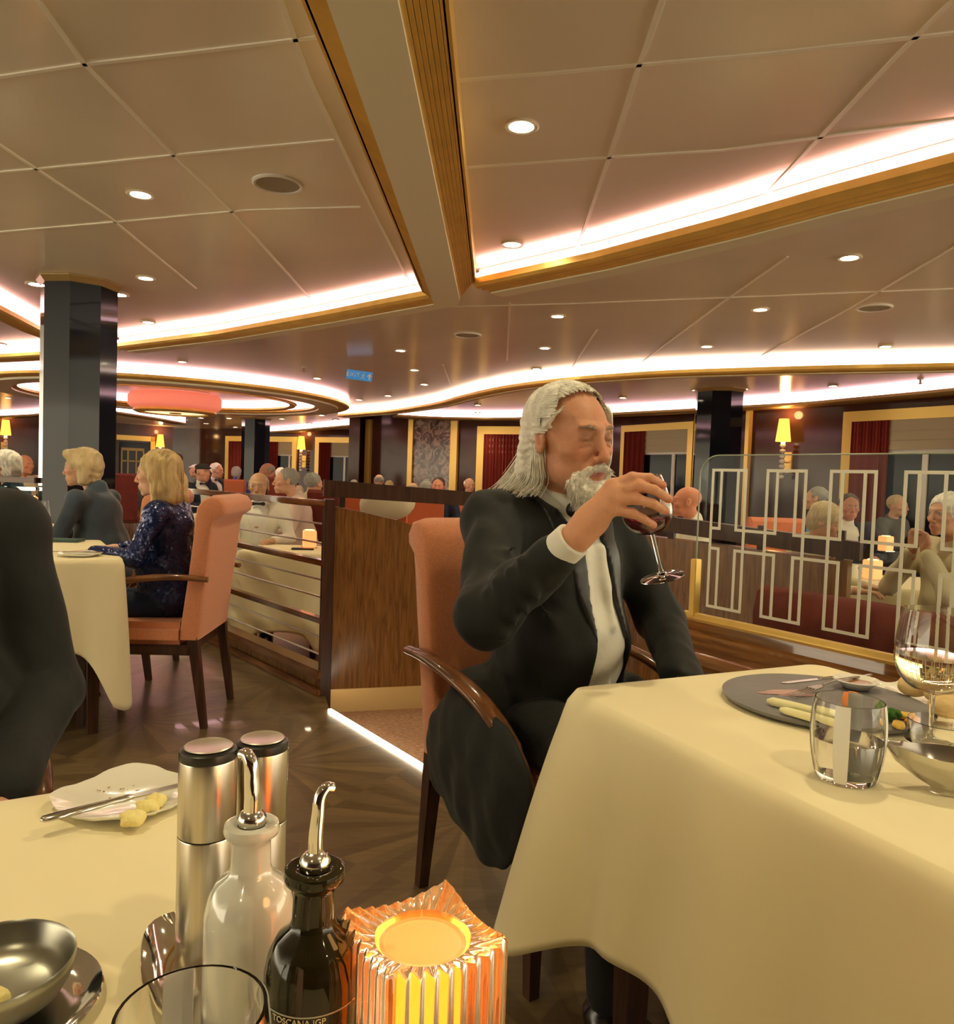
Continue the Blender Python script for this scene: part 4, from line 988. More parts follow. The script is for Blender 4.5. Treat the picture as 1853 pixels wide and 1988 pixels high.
# side plate, bread rolls
rq=U(1835,1365,TH); e=empty('side_plate',(rq.x,rq.y,TH+.004),label='white side plate with bread behind the wine glass',cat='plate'); wavyplate(e,.10,M_porc)
M_bread=mat('bread_crust',(.72,.52,.24),.7,bump=.3,bscale=80,var=.15)
for i,(px_,py_,rx,l) in enumerate(((1775,1338,.030,'small pale bread roll left of the wine bowl'),(1838,1352,.042,'larger bread roll at the right edge behind the wine glass'),(1845,1380,.036,'bread roll nearest the sauce boat'))):
    q=U(px_,py_,TH+.03); o=mobj('bread_roll', MB().add(*lumpy((0,0,0),rx,rx*.7,.020,i+11,bump_=.05)).mesh('bread_roll',60), M_bread, None, (q.x,q.y,TH+.036)); setp(o,l,'bread')
q=U(1722,1336,TH+.004); e=empty('folded_napkin',(q.x,q.y,TH+.0045),R(-20),label='small folded white napkin between slate plate and bread',cat='napkin')
v=[];f=[]
for i in range(9):
    for j in range(9): x=(i/8-.5)*.11;y=(j/8-.5)*.08; v.append((x,y,.006+.004*math.sin(i*1.1+j*.8)))
for i in range(8):
    for j in range(8): f.append((i*9+j,i*9+j+1,(i+1)*9+j+1,(i+1)*9+j))
o=MB().add(v,f).obj('linen',mat('white_linen',(.85,.83,.74),.8),e,sm=60); md=o.modifiers.new('s','SOLIDIFY'); md.thickness=.006
# silver sauce boat and small glass bowl
q=U(1838,1545,TH); e=empty('sauce_boat',(q.x,q.y,TH+.004),R(165),label='polished silver sauce boat at the right edge catching a starry highlight',cat='sauce boat'); e.scale=(1,1,.78)
v=[];f=[];N=48
prof=[(0,0),(.35,0),(.32,.008),(.55,.018),(.86,.038),(1.0,.060),(1.05,.066),(1.02,.066),(.95,.058),(.75,.036),(.45,.022),(0,.018)]
for s_,z in prof:
    for k in range(N):
        a=2*math.pi*k/N; sp2=1+.45*max(0,math.cos(a))**6*s_; v.append((.052*s_*sp2*math.cos(a),.036*s_*math.sin(a),z+.010*max(0,math.cos(a))**4*s_**3))
for j in range(len(prof)-1):
    for k in range(N): k2=(k+1)%N; f.append((j*N+k,j*N+k2,(j+1)*N+k2,(j+1)*N+k))
MB().add(v,f).obj('boat_body',M_silver,e,sm=60)
MB().tube(curve([(-.05,0,.055),(-.075,0,.065),(-.08,0,.04),(-.05,0,.025)],5),.0035,8).obj('handle',M_silver,e,sm=60)
q=U(1826,1470,TH); e=empty('glass_bowl',(q.x,q.y,TH+.004),label='small clear glass bowl behind the silver sauce boat',cat='bowl')
MB().lathe([(0,0),(.025,0),(.036,.008),(.044,.030),(.046,.050),(.0445,.0505),(.042,.030),(.034,.011),(0,.004)],40,cap=False).obj('bowl_body',M_glassm,e,sm=50)

# women's table things
q=U(155,1081,TH); e=empty('dessert_plate',(q.x,q.y,TH+.004),label='white plate on the corner of the women\'s table',cat='plate'); wavyplate(e,.085,M_porc,amp=0)
q=U(60,1078,TH); e=empty('table_knife',(q.x-.02,q.y,TH+.018),R(8),label='long knife beside the plate on the women\'s table',cat='knife'); MB().box(0,.22,-.006,.006,-.001,.001).obj('blade',M_silver,e); loft([[(x,w*math.cos(a),w*.6*math.sin(a)) for a in [2*math.pi*i/8 for i in range(8)]] for x,w in ((.22,.004),(.24,.006),(.31,.005))]).obj('handle',M_silver,e,sm=60)
q=U(130,1053,TH); e=empty('menu_folder',(q.x,q.y,TH+.006),R(4),label='dark teal menu folder on the women\'s table',cat='menu'); MB().box(-.16,.07,-.05,.05,0,.012).obj('cover',mat('teal_cover',(.04,.09,.085),.5),e,bevel=.002); MB().box(-.155,.065,-.046,.046,.002,.010).obj('pages',mat('paper',(.7,.66,.5),.8),e)
for i,(px_,py_,d_,l) in enumerate(((18,990,3.9,'water glass at the far left edge above the dark shoulder'),(42,992,3.7,'short water glass second from the left edge'),(77,1000,4.1,'tall water glass nearest the short-haired woman'))):
    p=D(px_,py_+45,d_); wineglass((p.x,p.y,TH+.004),h=.19 if i!=1 else .16,r=.05,stem=.05,foot=.035,wine=.35,winemat=mat('water',(1,1,1),0,trans=1,ior=1.33),label=l,cat='glass')

# ------------------------------------------------------------------ sunken area tables behind the railing
ZL=ZLOW
def small_table(px0, px1, y, lab, clab, L2=.8, rz=0.0, drop=.45, seed=3, **k):
    a=D(px0,900,y); b=D(px1,900,y)
    e1=Vector((math.cos(rz),math.sin(rz),0)); L1=(b.x-a.x)/max(.3,math.cos(rz))
    return table(Vector((a.x,a.y,0)), e1, L1, L2, TH, drop, lab, clab, z0=ZL, seed=seed, **k)
# cloth_mesh wants corner lower-left, axis 2 = e1 turned left
small_table(462,640,5.35,'table of the man in the white dinner jacket, below the railing','cream cloth on the table seen through the railing rods',L2=.6,rz=R(-2),drop=.55,seed=13)
small_table(1668,1960,4.55,'table with lit candle behind the glass screen','cream cloth on the table behind the etched glass screen',L2=.75,rz=R(-8),drop=.45,seed=15)
small_table(1395,1640,5.5,'table hidden behind the wood divider at right','cream cloth just above the wood divider',L2=.8,rz=R(-6),drop=.4,seed=16)
def votive(loc, s, lab, ribs=True):
    e=empty('candle_lamp', loc, R(20), label=lab, cat='candle lamp')
    MB().box(-.04*s,.04*s,-.04*s,.04*s,.004,.115*s).obj('glass_block', mat('votive_glow',(.80,.36,.16),.3,emit=(1,.27,.08),estr=.45), e, bevel=.006)
    MB().lathe([(.018*s,.1155*s),(.03*s,.1155*s),(.03*s,.118*s),(.018*s,.118*s)],20).obj('wick_cup', mat('votive_hot',(1,.7,.4),.3,emit=(1,.5,.15),estr=2), e)
    MB().box(-.045*s,.045*s,-.045*s,.045*s,0,.006).obj('base', M_silver, e)
q=D(601,1052,5.75); votive((q.x,q.y,ZL+TH+.004),1.15,'small pinkish candle lamp on the table behind the railing')
q=D(1695,1096,4.95); votive((q.x,q.y,ZL+TH+.004),1.1,'glowing candle lamp on the table behind the glass screen')
q=D(1720,1062,6.4); votive((q.x,q.y,.66),1.1,'more distant glowing candle lamp above the first one behind the screen')
q=D(57,968,5.0); votive((q.x,q.y,.80),1.1,'tiny orange candle lamp at far left beyond the water glasses')
q=D(588,1066,5.6); e=empty('phone',(q.x,q.y,ZL+TH+.006),R(10),label='dark phone lying on the table behind the railing',cat='phone'); MB().box(-.08,.08,-.04,.04,0,.01).obj('body',M_black,e,bevel=.003)
q=D(1655,1090,4.9); e=empty('white_jug',(q.x,q.y,ZL+TH+.004),label='white jug beside the candle lamp behind the screen',cat='jug'); MB().lathe([(0,0),(.035,0),(.045,.03),(.035,.08),(.04,.1),(.036,.1),(.03,.08),(0,.02)],24,cap=False).obj('body',M_porc,e,sm=50); MB().tube([(.04,0,.09),(.07,0,.07),(.045,0,.03)],.006,8).obj('handle',M_porc,e)
# ------------------------------------------------------------------ smooth solid modelling (signed distance field -> surface)
V3 = lambda *a: np.array(a, dtype=np.float64)
class Field:
    def __init__(s, res): s.res=res; s.ops=[]
    def cap(s,a,b,ra,rb=None,k=.01,sub=False):
        a=V3(*a); b=V3(*b); rb=ra if rb is None else rb; m_=max(ra,rb)
        s.ops.append(('cap',(a,b,ra,rb),k,sub,np.minimum(a,b)-m_,np.maximum(a,b)+m_)); return s
    def chain(s,pts,rads,k=.01):
        for i in range(len(pts)-1): s.cap(pts[i],pts[i+1],rads[i],rads[i+1],k)
        return s
    def ell(s,c,r,k=.01,sub=False,rot=None):
        c=V3(*c); r=V3(*r); m_=r.max()
        M_=None if rot is None else np.array(Euler(rot).to_matrix().transposed())
        ext=V3(m_,m_,m_) if rot is not None else r
        s.ops.append(('ell',(c,r,M_),k,sub,c-ext,c+ext)); return s
    def fn(s,f,lo,hi,k=.005,sub=True):
        s.ops.append(('fn',f,k,sub,V3(*lo),V3(*hi))); return s
    def build(s, noise=None):
        add=[o for o in s.ops if not o[3]]
        lo=np.min([o[4] for o in add],0)-s.res*4-.004; hi=np.max([o[5] for o in add],0)+s.res*4+.004
        n=np.ceil((hi-lo)/s.res).astype(int)+1; s.lo=lo; s.n=n
        ax=[lo[i]+np.arange(n[i])*s.res for i in range(3)]; s.ax=ax
        Fd=np.full(tuple(n),.5,dtype=np.float32)
        for typ,pr,k,sub,l,h in s.ops:
            pad=k+s.res*3+.006
            i0=np.maximum(0,np.floor((l-pad-lo)/s.res).astype(int)); i1=np.minimum(n,np.ceil((h+pad-lo)/s.res).astype(int)+1)
            if (i1<=i0).any(): continue
            X=ax[0][i0[0]:i1[0]][:,None,None]; Y=ax[1][i0[1]:i1[1]][None,:,None]; Z=ax[2][i0[2]:i1[2]][None,None,:]
            if typ=='cap':
                a,b,ra,rb=pr; ba=b-a; L2=max((ba**2).sum(),1e-9); px,py,pz=X-a[0],Y-a[1],Z-a[2]
                t=np.clip((px*ba[0]+py*ba[1]+pz*ba[2])/L2,0,1)
                d=np.sqrt((px-t*ba[0])**2+(py-t*ba[1])**2+(pz-t*ba[2])**2)-(ra+(rb-ra)*t)
            elif typ=='ell':
                c,r,M_=pr; px,py,pz=X-c[0],Y-c[1],Z-c[2]
                if M_ is not None: px,py,pz=(M_[0,0]*px+M_[0,1]*py+M_[0,2]*pz, M_[1,0]*px+M_[1,1]*py+M_[1,2]*pz, M_[2,0]*px+M_[2,1]*py+M_[2,2]*pz)
                k0=np.sqrt((px/r[0])**2+(py/r[1])**2+(pz/r[2])**2); k1=np.sqrt((px/r[0]**2)**2+(py/r[1]**2)**2+(pz/r[2]**2)**2)
                d=k0*(k0-1)/np.maximum(k1,1e-6)
            else: d=pr(X,Y,Z)+0*X+0*Y+0*Z
            sl=(slice(i0[0],i1[0]),slice(i0[1],i1[1]),slice(i0[2],i1[2])); A=Fd[sl]
            if sub:
                d=-d; h_=np.clip(.5+.5*(A-d)/-k,0,1) if k>0 else 0
                h_=np.maximum(k-np.abs(A-d),0)/k; Fd[sl]=np.maximum(A,d)+h_*h_*k*.25
            else:
                h_=np.maximum(k-np.abs(A-d),0)/k; Fd[sl]=np.minimum(A,d)-h_*h_*k*.25
        s.F=Fd; return s
    def grid(s): return s.ax[0][:,None,None], s.ax[1][None,:,None], s.ax[2][None,None,:]
    def surf(s, Fd=None):
        Fd=s.F if Fd is None else Fd
        S=Fd<0; nx,ny,nz=Fd.shape
        c=[Fd[i:nx-1+i,j:ny-1+j,k:nz-1+k] for i in (0,1) for j in (0,1) for k in (0,1)]
        cnt=sum((q<0).astype(np.int8) for q in c); act=(cnt>0)&(cnt<8)
        idx=-np.ones(act.shape,dtype=np.int64); ids=np.argwhere(act); idx[act]=np.arange(len(ids))
        vals=np.stack([q[act] for q in c],1).astype(np.float64)
        offs=np.array([(i,j,k) for i in (0,1) for j in (0,1) for k in (0,1)],float)
        P=np.zeros((len(ids),3)); W_=np.zeros(len(ids))
        for a in range(8):
            for b in range(a+1,8):
                if abs(offs[a]-offs[b]).sum()==1:
                    m_=(vals[:,a]<0)!=(vals[:,b]<0); t=vals[:,a]/np.where(m_,vals[:,a]-vals[:,b],1)
                    P+=np.where(m_[:,None],offs[a]+(offs[b]-offs[a])*t[:,None],0); W_+=m_
        P=s.lo+(ids+P/W_[:,None])*s.res
        quads=[]
        for ax_ in range(3):
            A=[slice(None)]*3; B=[slice(None)]*3; A[ax_]=slice(0,-1); B[ax_]=slice(1,None)
            ch=S[tuple(A)]!=S[tuple(B)]; e=np.argwhere(ch); u,v=[i for i in range(3) if i!=ax_]
            ok=(e[:,u]>0)&(e[:,v]>0)&(e[:,u]<Fd.shape[u]-1)&(e[:,v]<Fd.shape[v]-1); e=e[ok]
            ins=S[e[:,0],e[:,1],e[:,2]]
            def g(du,dv):
                q=e.copy(); q[:,u]-=du; q[:,v]-=dv; return idx[q[:,0],q[:,1],q[:,2]]
            q=np.stack([g(1,1),g(0,1),g(0,0),g(1,0)],1)
            flip=ins if ax_!=1 else ~ins
            q[~flip]=q[~flip][:,::-1]
            q=q[(q>=0).all(1)]; quads.append(q)
        return P,np.concatenate(quads)
def qmesh(name,P,Q,cols=None,sm=True):
    me=bpy.data.meshes.new(name); me.vertices.add(len(P)); me.vertices.foreach_set('co',P.astype(np.float32).ravel())
    me.loops.add(len(Q)*4); me.loops.foreach_set('vertex_index',Q.astype(np.int32).ravel())
    me.polygons.add(len(Q)); me.polygons.foreach_set('loop_start',np.arange(0,len(Q)*4,4,dtype=np.int32)); me.polygons.foreach_set('loop_total',np.full(len(Q),4,dtype=np.int32))
    me.update(calc_edges=True); me.validate()
    if sm: smooth(me)
    if cols is not None:
        at_=me.color_attributes.new('Col','FLOAT_COLOR','POINT'); c4=np.ones((len(P),4),dtype=np.float32); c4[:,:3]=cols; at_.data.foreach_set('color',c4.ravel())
    return me
def join(parts):
    P=[];Q=[];C=[];n=0
    for p in parts:
        P.append(p[0]); Q.append(p[1]+n); n+=len(p[0]); C.append(p[2] if len(p)>2 else None)
    return np.concatenate(P),np.concatenate(Q),(np.concatenate(C) if C[0] is not None else None)
def sstep(a,b,x): t=np.clip((x-a)/(b-a),0,1); return t*t*(3-2*t)

# ------------------------------------------------------------------ head
def head_field(res, neck=(0,-.045,-.17), nr=.054, male=True, old=True, lids=True):
    f=Field(res)
    f.ell((0,-.018,.035),(.074,.096,.080)).ell((0,.026,-.012),(.060,.066,.082),k=.03).ell((0,.026,-.070),(.050 if male else .044,.054,.036),k=.03)
    f.ell((0,.076,-.098),(.020 if male else .015,.017,.015),k=.025)
    f.cap((0,-.02,-.04),neck,nr*.95,nr,k=.022)
    for s_ in (-1,1):
        f.ell((s_*.043,.056,-.020),(.021,.024,.016),k=.02)
        f.cap((s_*.006,.088,.026),(s_*.040,.073,.030),.0085 if male else .006,.006,k=.014)
    f.ell((0,.081,-.064),(.030,.020,.020),k=.016)
    for s_ in (-1,1): f.ell((s_*.032,.095,.009),(.019,.015,.0125),k=.012,sub=True)
    for s_ in (-1,1):
        f.ell((s_*.032,.0735,.009),(.0165,.0150,.0135),k=.003)
        f.cap((s_*.019,.084,.015),(s_*.045,.076,.014),.0035,.003,k=.005)
        if old: f.cap((s_*.020,.084,-.004),(s_*.043,.077,-.005),.003,.0028,k=.005)
    f.cap((0,.088,.020),(0,.108,-.022),.0065,.0095,k=.012).ell((0,.111,-.031),(.0115,.0115,.010),k=.007)
    for s_ in (-1,1): f.ell((s_*.0125,.098,-.036),(.0075,.0095,.007),k=.006)
    for s_ in (-1,1): f.ell((s_*.007,.103,-.044),(.0035,.005,.003),k=.003,sub=True)
    # lips
    f.cap((-.019,.088,-.0625),(0,.0975,-.0600),.0028,.0052,k=.006).cap((.019,.088,-.0625),(0,.0975,-.0600),.0028,.0052,k=.006)
    f.cap((-.016,.0885,-.0700),(0,.0955,-.0715),.0035,.0062,k=.006).cap((.016,.0885,-.0700),(0,.0955,-.0715),.0035,.0062,k=.006)
    f.ell((0,.104,-.0655),(.024,.011,.0012),k=.002,sub=True)
    if old:
        for s_ in (-1,1): f.cap((s_*.020,.094,-.036),(s_*.031,.080,-.060),.0014,.0016,k=.004,sub=True)
    for s_ in (-1,1):
        f.ell((s_*.077,-.010,-.002),(.009,.019,.031),k=.006,rot=(R(12),0,R(-18*s_)))
        f.ell((s_*.086,-.004,.003),(.007,.010,.017),k=.004,sub=True,rot=(R(12),0,R(-18*s_)))
    return f
def skin_cols(P, tone, lips=(.45,.14,.11), socket_shade=.55, eyes=None, ruddy=.18):
    x,y,z=P[:,0],P[:,1],P[:,2]; c=np.tile(np.array(tone),(len(P),1))
    def g(cx,cy,cz,r): return np.exp(-(((np.abs(x)-cx)/r[0])**2+((y-cy)/r[1])**2+((z-cz)/r[2])**2))
    red=g(.043,.075,-.022,(.02,.03,.018))+g(0,.112,-.03,(.014,.015,.016))*1.2
    c*= (1-ruddy*np.clip(red,0,1)[:,None]*np.array([0,1,1.2]))
    lp=np.clip(g(0,.095,-.066,(.021,.014,.0085))*1.6,0,1)*(y>.082); c=c*(1-lp[:,None])+np.array(lips)*lp[:,None]
    so=np.clip(g(.032,.085,.011,(.015,.012,.010)),0,1); c*=1-(1-socket_shade)*.45*so[:,None]  # shade of the eye sockets painted into the skin colour
    if eyes is not None:
        m_=(((np.abs(x)-.032)/.0115)**2+((z-.0085)/.0048)**2<1)&(y>.078); c[m_]=np.array((.62,.58,.52))
        m_=(((np.abs(x)-.032)/.005)**2+((z-.0085)/.0048)**2<1)&(y>.078); c[m_]=np.array(eyes)
        m_=(((np.abs(x)-.032)/.0125)**2+((z-.0135)/.0016)**2<1)&(y>.078); c[m_]=np.array((.06,.04,.03))
    else:
        m_=np.clip(1-((np.abs(x)-.032)/.0125)**2,0,1)*np.exp(-((z-.0035)/.0014)**2)*(y>.078); c*=1-.6*m_[:,None]
    return c
def HM(loc, yaw, pitch=0, roll=0, s=1.0):
    'head matrix: local +Y faces world direction yaw (radians, angle of the facing vector)'
    return Matrix.Translation(Vector(loc)) @ Matrix.Rotation(yaw-math.pi/2,4,'Z') @ Matrix.Rotation(roll,4,'Y') @ Matrix.Rotation(-pitch,4,'X') @ Matrix.Scale(s,4)
def xf(P,M_):
    A=np.array(M_); return P@A[:3,:3].T+A[:3,3]
def strands(mb_v, mb_f, curves, rad, n=4):
    for pts in curves:
        base=len(mb_v); m_=len(pts)
        for i,p in enumerate(pts):
            t=(pts[min(i+1,m_-1)]-pts[max(i-1,0)]); t=t.normalized() if t.length>1e-9 else Vector((0,0,1))
            a=Vector((.3,.9,.2)); sd_=t.cross(a).normalized(); u_=sd_.cross(t)
            r=rad*(1-.75*(i/(m_-1))**2)
            for k in range(n):
                an=2*math.pi*k/n; q=p+sd_*math.cos(an)*r+u_*math.sin(an)*r; mb_v.append((q.x,q.y,q.z))
        for i in range(m_-1):
            for k in range(n): k2=(k+1)%n; mb_f.append((base+i*n+k,base+i*n+k2,base+(i+1)*n+k2,base+(i+1)*n+k))
def hair_field(res, style):
    f=Field(res)
    if style in ('short','bald','grey_side'):
        f.ell((0,-.022,.037),(.080,.101,.087) if style=='short' else (.081,.102,.070),k=.01)
        # clear the face
        if style=='short': f.fn(lambda X,Y,Z: np.minimum((.056-.45*np.clip(.085-Z,0,.12))-Y, Z+.045), (-.1,-.14,-.1),(.1,.12,.13),k=.004)
        else: f.fn(lambda X,Y,Z: np.minimum(np.minimum(.022-Y,Z+.045),(.050-.35*Y)-Z), (-.1,-.14,-.1),(.1,.12,.13),k=.004)
        for s_ in (-1,1): f.ell((s_*.080,-.008,-.004),(.02,.024,.030),sub=True,k=.004)
    elif style=='bob':
        f.ell((0,-.020,.036),(.089,.110,.092)).cap((-.062,-.045,.02),(-.070,-.040,-.085),.040,.032,k=.04).cap((.062,-.045,.02),(.070,-.040,-.085),.040,.032,k=.04).cap((0,-.08,.0),(0,-.07,-.08),.05,.04,k=.04)
        f.cap((-.05,.055,.085),(.05,.055,.085),.030,.03,k=.03)
        f.fn(lambda X,Y,Z: np.maximum(np.maximum(Z-.072+.0*X, .022-Y), np.abs(X)-.058-.0*Z), (-.08,.02,-.2),(.08,.2,.1),k=.012)
        f.ell((0,.06,-.05),(.060,.07,.10),sub=True,k=.01)
    elif style=='wavy':
        f.ell((0,-.022,.038),(.088,.108,.090))
        for s_ in (-1,1):
            f.chain([(s_*.065,-.02,.05),(s_*.083,-.025,-.02),(s_*.085,-.035,-.09),(s_*.078,-.03,-.155),(s_*.06,-.02,-.20)],[.036,.030,.034,.032,.02],k=.03)
            f.chain([(s_*.05,-.07,.03),(s_*.055,-.085,-.06),(s_*.05,-.085,-.14),(s_*.04,-.07,-.20)],[.045,.042,.040,.025],k=.03)
        f.ell((0,.065,-.03),(.060,.075,.105),sub=True,k=.012)
    elif style=='puffy':
        f.ell((0,-.02,.038),(.090,.108,.093)); f.ell((0,-.06,-.02),(.075,.065,.07),k=.03)
        f.ell((0,.075,-.03),(.062,.075,.095),sub=True,k=.012)
    elif style=='cap':
        f.ell((0,-.015,.070),(.085,.105,.050)).ell((0,.06,.065),(.065,.075,.012),k=.01); f.ell((0,-.06,.02),(.076,.055,.05),k=.01)
        f.ell((0,.08,-.03),(.062,.08,.07),sub=True,k=.01)
    return f
def bumpy(P, amp, fr, seed=0):
    r_=np.random.RandomState(seed); d=np.zeros(len(P))
    for i in range(5):
        k=r_.normal(size=3)*fr; d+=np.sin(P@k+r_.uniform(0,6.28))
    return d*amp/2.2
def normals_of(P,Q):
    e1=P[Q[:,2]]-P[Q[:,0]]; e2=P[Q[:,3]]-P[Q[:,1]]; n=np.cross(e1,e2); N_=np.zeros_like(P)
    for k in range(4): np.add.at(N_,Q[:,k],n)
    return N_/np.maximum(np.linalg.norm(N_,axis=1,keepdims=True),1e-12)

M_skin=mat('skin',(.6,.35,.22),.5,vcol=True,var=.05,vscale=60,bump=.12,bscale=180,sss=.12,spec=.45)
M_whitehair=mat('white_hair',(.86,.83,.74),.55,bump=.5,bscale=60,var=.22,vscale=40,stretch=(1,1,1))
M_beard=mat('white_beard',(.84,.79,.68),.8,bump=1.0,bscale=120,var=.25,vscale=90)
M_tux=mat('charcoal_suit',(.0062,.0076,.0076),.75,bump=.25,bscale=22,sheen=.06,var=.2,vscale=10)
M_tux2=mat('satin_lapel',(.012,.012,.014),.4,sheen=.2)
M_shirt=mat('white_shirt',(.74,.73,.66),.8,bump=.3,bscale=26,var=.03)
M_bow=mat('black_bow',(.012,.008,.012),.45)
M_shoe=mat('black_shoe',(.01,.01,.01),.2)

# ------------------------------------------------------------------ a generic seated diner (origin on the floor under the pelvis, faces +Y, right side +X)
def rot2(v,a): c,s_=math.cos(a),math.sin(a); return (v[0]*c-v[1]*s_, v[0]*s_+v[1]*c)
PC={}
def person_meshes(key, res=.014, hres=.006, hair='short', lean=0.0, male=True, tone=(.62,.34,.21), headyaw=0, headpitch=0, headroll=0, arms='table', vneck=True, eyes=(.05,.04,.04), bow=True, old=True, fat=1.0, legs=True, collar=True):
    if key in PC: return PC[key]
    w=1.0 if male else .88
    hip=(0,0,.55); ch=(0,.03+lean*.6,.90); sh=1.045 if male else 1.02
    shy=.03+lean; hc=(0,shy+.055+lean*.3,sh+.175)
    SR=(.185*w,shy,sh-.015); SL=(-.185*w,shy,sh-.015)
    if arms=='table': E={1:(.27*w,.10+lean,.80),-1:(-.27*w,.10+lean,.80)}; Wr={1:(.15,.34+lean,.80),-1:(-.15,.34+lean,.80)}
    elif arms=='lap': E={1:(.25*w,.05+lean*.5,.76),-1:(-.25*w,.05+lean*.5,.76)}; Wr={1:(.07,.28,.70),-1:(-.07,.28,.70)}
    elif arms=='clasp': E={1:(.20*w,.26+lean,.80),-1:(-.20*w,.26+lean,.80)}; Wr={1:(.045,.26+lean,1.03),-1:(-.045,.26+lean,1.03)}
    elif arms=='left': E={1:(.25*w,.05,.78),-1:(-.245*w,.10,.74)}; Wr={1:(.12,.34,.70),-1:(-.10,.36,.66)}
    out=[]
    # skin: head, neck, hands (one mesh)
    M_=Matrix.Translation(Vector(hc))@Matrix.Rotation(headyaw,4,'Z')@Matrix.Rotation(headroll,4,'Y')@Matrix.Rotation(-headpitch,4,'X')@Matrix.Scale(1.0 if male else .95,4)
    Mi=M_.inverted(); nb=Mi@Vector((0,shy-.01,sh+.01))
    f=head_field(hres,neck=tuple(nb),nr=.054 if male else .045,male=male,old=old).build(); P,Q=f.surf(); cols=skin_cols(P,tone,eyes=eyes)
    parts=[(xf(P,M_),Q,cols)]
    for s_ in (1,-1):
        wr=np.array(Wr[s_]); el=np.array(E[s_]); dr=(wr-el)/np.linalg.norm(wr-el); 
        if arms=='clasp': dr=V3(-s_*.25,.15,1); dr/=np.linalg.norm(dr)
        sd_=np.cross(dr,V3(0,0,1) if abs(dr[2])<.8 else V3(0,1,0)); sd_/=np.linalg.norm(sd_); up_=np.cross(sd_,dr)
        h=Field(min(res*.5,.006)); p0=wr-dr*.05; h.cap(p0,wr+dr*.01,.024,.022); kn=[]
        for j in range(4):
            o_=(j-1.5)*.019; k_=wr+dr*(.085-abs(o_)*.15)+sd_*o_; h.cap(wr+sd_*o_*.4,k_,.016,.012,k=.012)
            L_=(.07,.08,.075,.058)[j]; m1=k_+dr*L_*.5-up_*.006; m2=k_+dr*L_*.85-up_*.030
            if arms=='clasp': m1=k_+dr*L_*.3+V3(-s_*.022,.01,0); m2=m1+V3(-s_*.02,-.02,-.005)
            h.cap(k_,m1,.0105,.0095,k=.004).cap(m1,m2,.0095,.008,k=.003)
        ts=-s_ if True else s_
        th=wr+dr*.03+sd_*(-.03)*s_*(1 if np.dot(sd_,V3(1,0,0))*s_>0 else -1)
        h.cap(wr+dr*.01,th,.016,.013,k=.01).cap(th,th+dr*.045-up_*.008,.0125,.009,k=.004)
        h.build(); P2_,Q2=h.surf(); parts.append((P2_,Q2,np.tile(np.array(tone),(len(P2_),1))))
    # inner trunk so that the body is continuous below the clothes
    h=Field(res); h.cap(hip,ch,.10*w,.11*w,k=.05).cap(ch,(0,shy,sh),.10*w,.05,k=.05).chain([SR,E[1],Wr[1]],[.035,.03,.022]).chain([SL,E[-1],Wr[-1]],[.035,.03,.022]); h.build(); P2_,Q2=h.surf(); parts.append((P2_,Q2,np.tile(np.array(tone),(len(P2_),1))))
    P,Q,C_=join(parts); out.append(('body',qmesh('body',P,Q,C_),'skin'))
    # jacket / top
    j=Field(res); j.ell((0,.0,.56),(.185*w*fat,.155*fat,.12),k=.05).ell((0,.035+lean*.3,.72),(.165*w*fat,.140*fat,.17),k=.06).ell((0,.03+lean*.7,.92),(.175*w,.125 if male else .13,.155),k=.06)
    if not male: j.ell((0,.10+lean*.7,.90),(.12,.07,.065),k=.04)
    j.cap(SR,SL,.062*w,.062*w,k=.04).cap((0,shy-.02,sh+.02),(0,shy-.02,sh+.05),.062,.056,k=.03)
    for s_,S_ in ((1,SR),(-1,SL)):
        j.cap(S_,E[s_],.062*w,.052*w,k=.03).cap(E[s_],tuple(np.array(E[s_])*.12+np.array(Wr[s_])*.88),.053*w,.040*w,k=.02)
    if vneck:
        j.fn(lambda X,Y,Z: np.maximum(np.maximum(np.abs(X)-(.012+.085*np.clip((Z-.72)/.36,0,1)),-(Y-(.03+lean*.6))), .70-Z), (-.1,.03+lean*.6,.7),(.1,.35,1.12),k=.006)
    j.build(); Xg,Yg,Zg=j.grid(); P,Q=j.surf(); N_=normals_of(P,Q); P=P+N_*bumpy(P,.0050,30,len(key)*7)[:,None]*min(1,.02/res*1.4)
    out.append(('jacket' if male else 'top',qmesh('jacket',P,Q),'cloth'))
    if vneck:
        s2=Field(res*.8); s2.ell((0,.035+lean*.3,.72),(.15*w*fat,.130*fat,.17),k=.06).ell((0,.03+lean*.7,.92),(.15*w,.118,.155),k=.06).cap((0,shy-.01,sh+.01),(0,shy+.01,sh+.065),.060,.056,k=.02)
        s2.build(); P,Q=s2.surf(); out.append(('shirt',qmesh('shirt',P,Q),'shirt'))
        if bow:
            b=Field(.005); yb=shy+.075; zb=sh+.035; b.cap((-.008,yb,zb),(-.045,yb-.004,zb),.006,.016,k=.004).cap((.008,yb,zb),(.045,yb-.004,zb),.006,.016,k=.004).ell((0,yb+.002,zb),(.009,.010,.011),k=.002); b.build(); P,Q=b.surf(); out.append(('bow_tie',qmesh('bow_tie',P,Q),'bow'))
    if hair:
        hf=hair_field(max(.005,hres),hair).build(); P,Q=hf.surf(); N_=normals_of(P,Q); P=P+N_*bumpy(P*np.array([1,1,.25]),.0028,150,5)[:,None]; out.append(('hair' if hair!='cap' else 'flat_cap',qmesh('hair',xf(P,M_),Q),'hair'))
